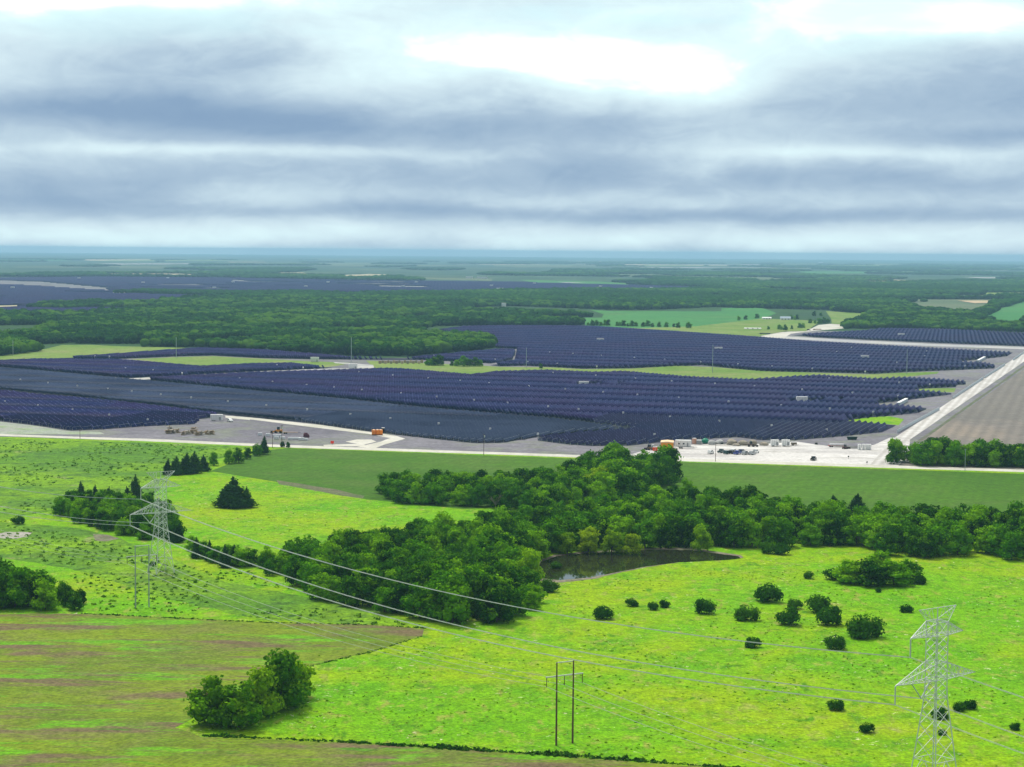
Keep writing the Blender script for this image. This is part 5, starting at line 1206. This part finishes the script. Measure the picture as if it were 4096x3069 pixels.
def blob(x, y, rx, ry, amp):
    """feature at display pixel x,y turned into azimuth/elevation"""
    a0, e0 = (x - 1105) * K, (538 - y) * K
    dx = n.m('DIVIDE', n.m('SUBTRACT', azw, a0), rx * K); dy = n.m('DIVIDE', n.m('SUBTRACT', elw, e0), ry * K)
    r2 = n.m('ADD', n.m('MULTIPLY', dx, dx), n.m('MULTIPLY', dy, dy))
    return n.m('MULTIPLY', n.m('EXPONENT', n.m('MULTIPLY', r2, -1.0)), amp)
t = n.m('MULTIPLY_ADD', n.m('SUBTRACT', n2, .5), 0.42, 0.62)
t = n.m('ADD', t, n.m('MULTIPLY', n.m('SUBTRACT', n1, .5), 0.35))
n3 = n.noise(vec(n.m('MULTIPLY', az, 34.0), n.m('MULTIPLY', el, 75.0), 1.3), 1.0, 6, 0.62, 0.8)
t = n.m('ADD', t, n.m('MULTIPLY', n.m('SUBTRACT', n3, .5), 0.22))
for bl in [(640, 262, 520, 46, -.40), (100, 238, 330, 28, -.20), (330, 150, 300, 45, -.10), (2020, 210, 330, 90, -.15), (2150, 285, 220, 18, -.16), (1900, 322, 380, 15, .15), (1500, 385, 800, 26, -.20), (1150, 350, 260, 25, -.12),
           (500, 332, 430, 16, .22), (80, 425, 260, 32, -.16), (1350, 458, 1100, 15, -.20), (300, 445, 500, 14, -.10), (1100, 508, 2500, 26, .20), (1150, 120, 480, 50, .46), (1430, 170, 260, 42, .26), (150, 15, 350, 40, .50), (1950, 55, 240, 50, .35), (1000, 10, 1800, 75, .26)]:
    t = n.m('ADD', t, blob(*bl))
cr = n.node('ShaderNodeValToRGB'); n.put(cr.inputs[0], t)
e_ = cr.color_ramp.elements; e_[0].position = 0.0; e_[0].color = (0.160, 0.258, 0.405, 1); e_[1].position = 1.0; e_[1].color = (0.90, 0.90, 0.90, 1)
for pos, c in ((.30, (0.215, 0.320, 0.455, 1)), (.52, (0.33, 0.44, 0.55, 1)), (.74, (0.53, 0.66, 0.72, 1)), (.90, (0.64, 0.81, 0.83, 1))):
    x_ = e_.new(pos); x_.color = c
# small blue glimpses high up where the cloud thins
gl = n.m('MULTIPLY', n.step(n.noise(cb, 1.1, 4), .48, .66), n.step(elw, .085, .118))
sk = n.node('ShaderNodeVectorMath', operation='SCALE'); n.put(sk.inputs[0], sky.outputs[0]); sk.inputs['Scale'].default_value = 0.14
cc = n.mix(n.m('MULTIPLY', gl, .55), cr.outputs[0], n.mix(.35, (0.38, 0.70, 0.78), sk.outputs[0]))
# an overcast sky is brightest overhead
zen = n.step(el, .16, .9)
back = n.m('MULTIPLY', n.step(Y, 0.35, -0.45), -0.5)     # added dimming of the unseen sky behind, for top-lit crowns
k_ = n.m('MULTIPLY', n.m('MULTIPLY_ADD', zen, 0.0, 1.0), n.m('ADD', 1.0, back))
upc = n.mix(n.m('MULTIPLY', zen, .8), cc, (1.0, 0.98, 0.93))
vm = n.node('ShaderNodeVectorMath', operation='SCALE'); n.put(vm.inputs[0], upc); n.put(vm.inputs['Scale'], k_)
bg = n.node('ShaderNodeBackground'); n.put(bg.inputs[0], vm.outputs[0]); bg.inputs[1].default_value = 0.9
o = n.node('ShaderNodeOutputWorld'); n.put(o.inputs[0], bg.outputs[0])

sd = bpy.data.lights.new('sun', 'SUN'); sd.energy = 2.4; sd.angle = R(9); sd.color = (1.0, 0.95, 0.86)
so = bpy.data.objects.new('sun', sd); COL.objects.link(so)
dirv = Vector((math.sin(SUN_AZ) * math.cos(SUN_EL), math.cos(SUN_AZ) * math.cos(SUN_EL), math.sin(SUN_EL)))
so.rotation_euler = dirv.to_track_quat('Z', 'Y').to_euler()

vs = scene.view_settings; vs.view_transform = 'Standard'; vs.look = 'None'; vs.exposure = 0.5; vs.gamma = 1.0
cy = scene.cycles
cy.max_bounces = 6; cy.diffuse_bounces = 2; cy.glossy_bounces = 2; cy.transmission_bounces = 2; cy.volume_bounces = 1; cy.transparent_max_bounces = 8
cy.use_denoising = True
try: cy.denoiser = 'OPENIMAGEDENOISE'
except Exception: pass
cy.use_fast_gi = False; cy.caustics_reflective = False; cy.caustics_refractive = False
cy.sample_clamp_indirect = 5
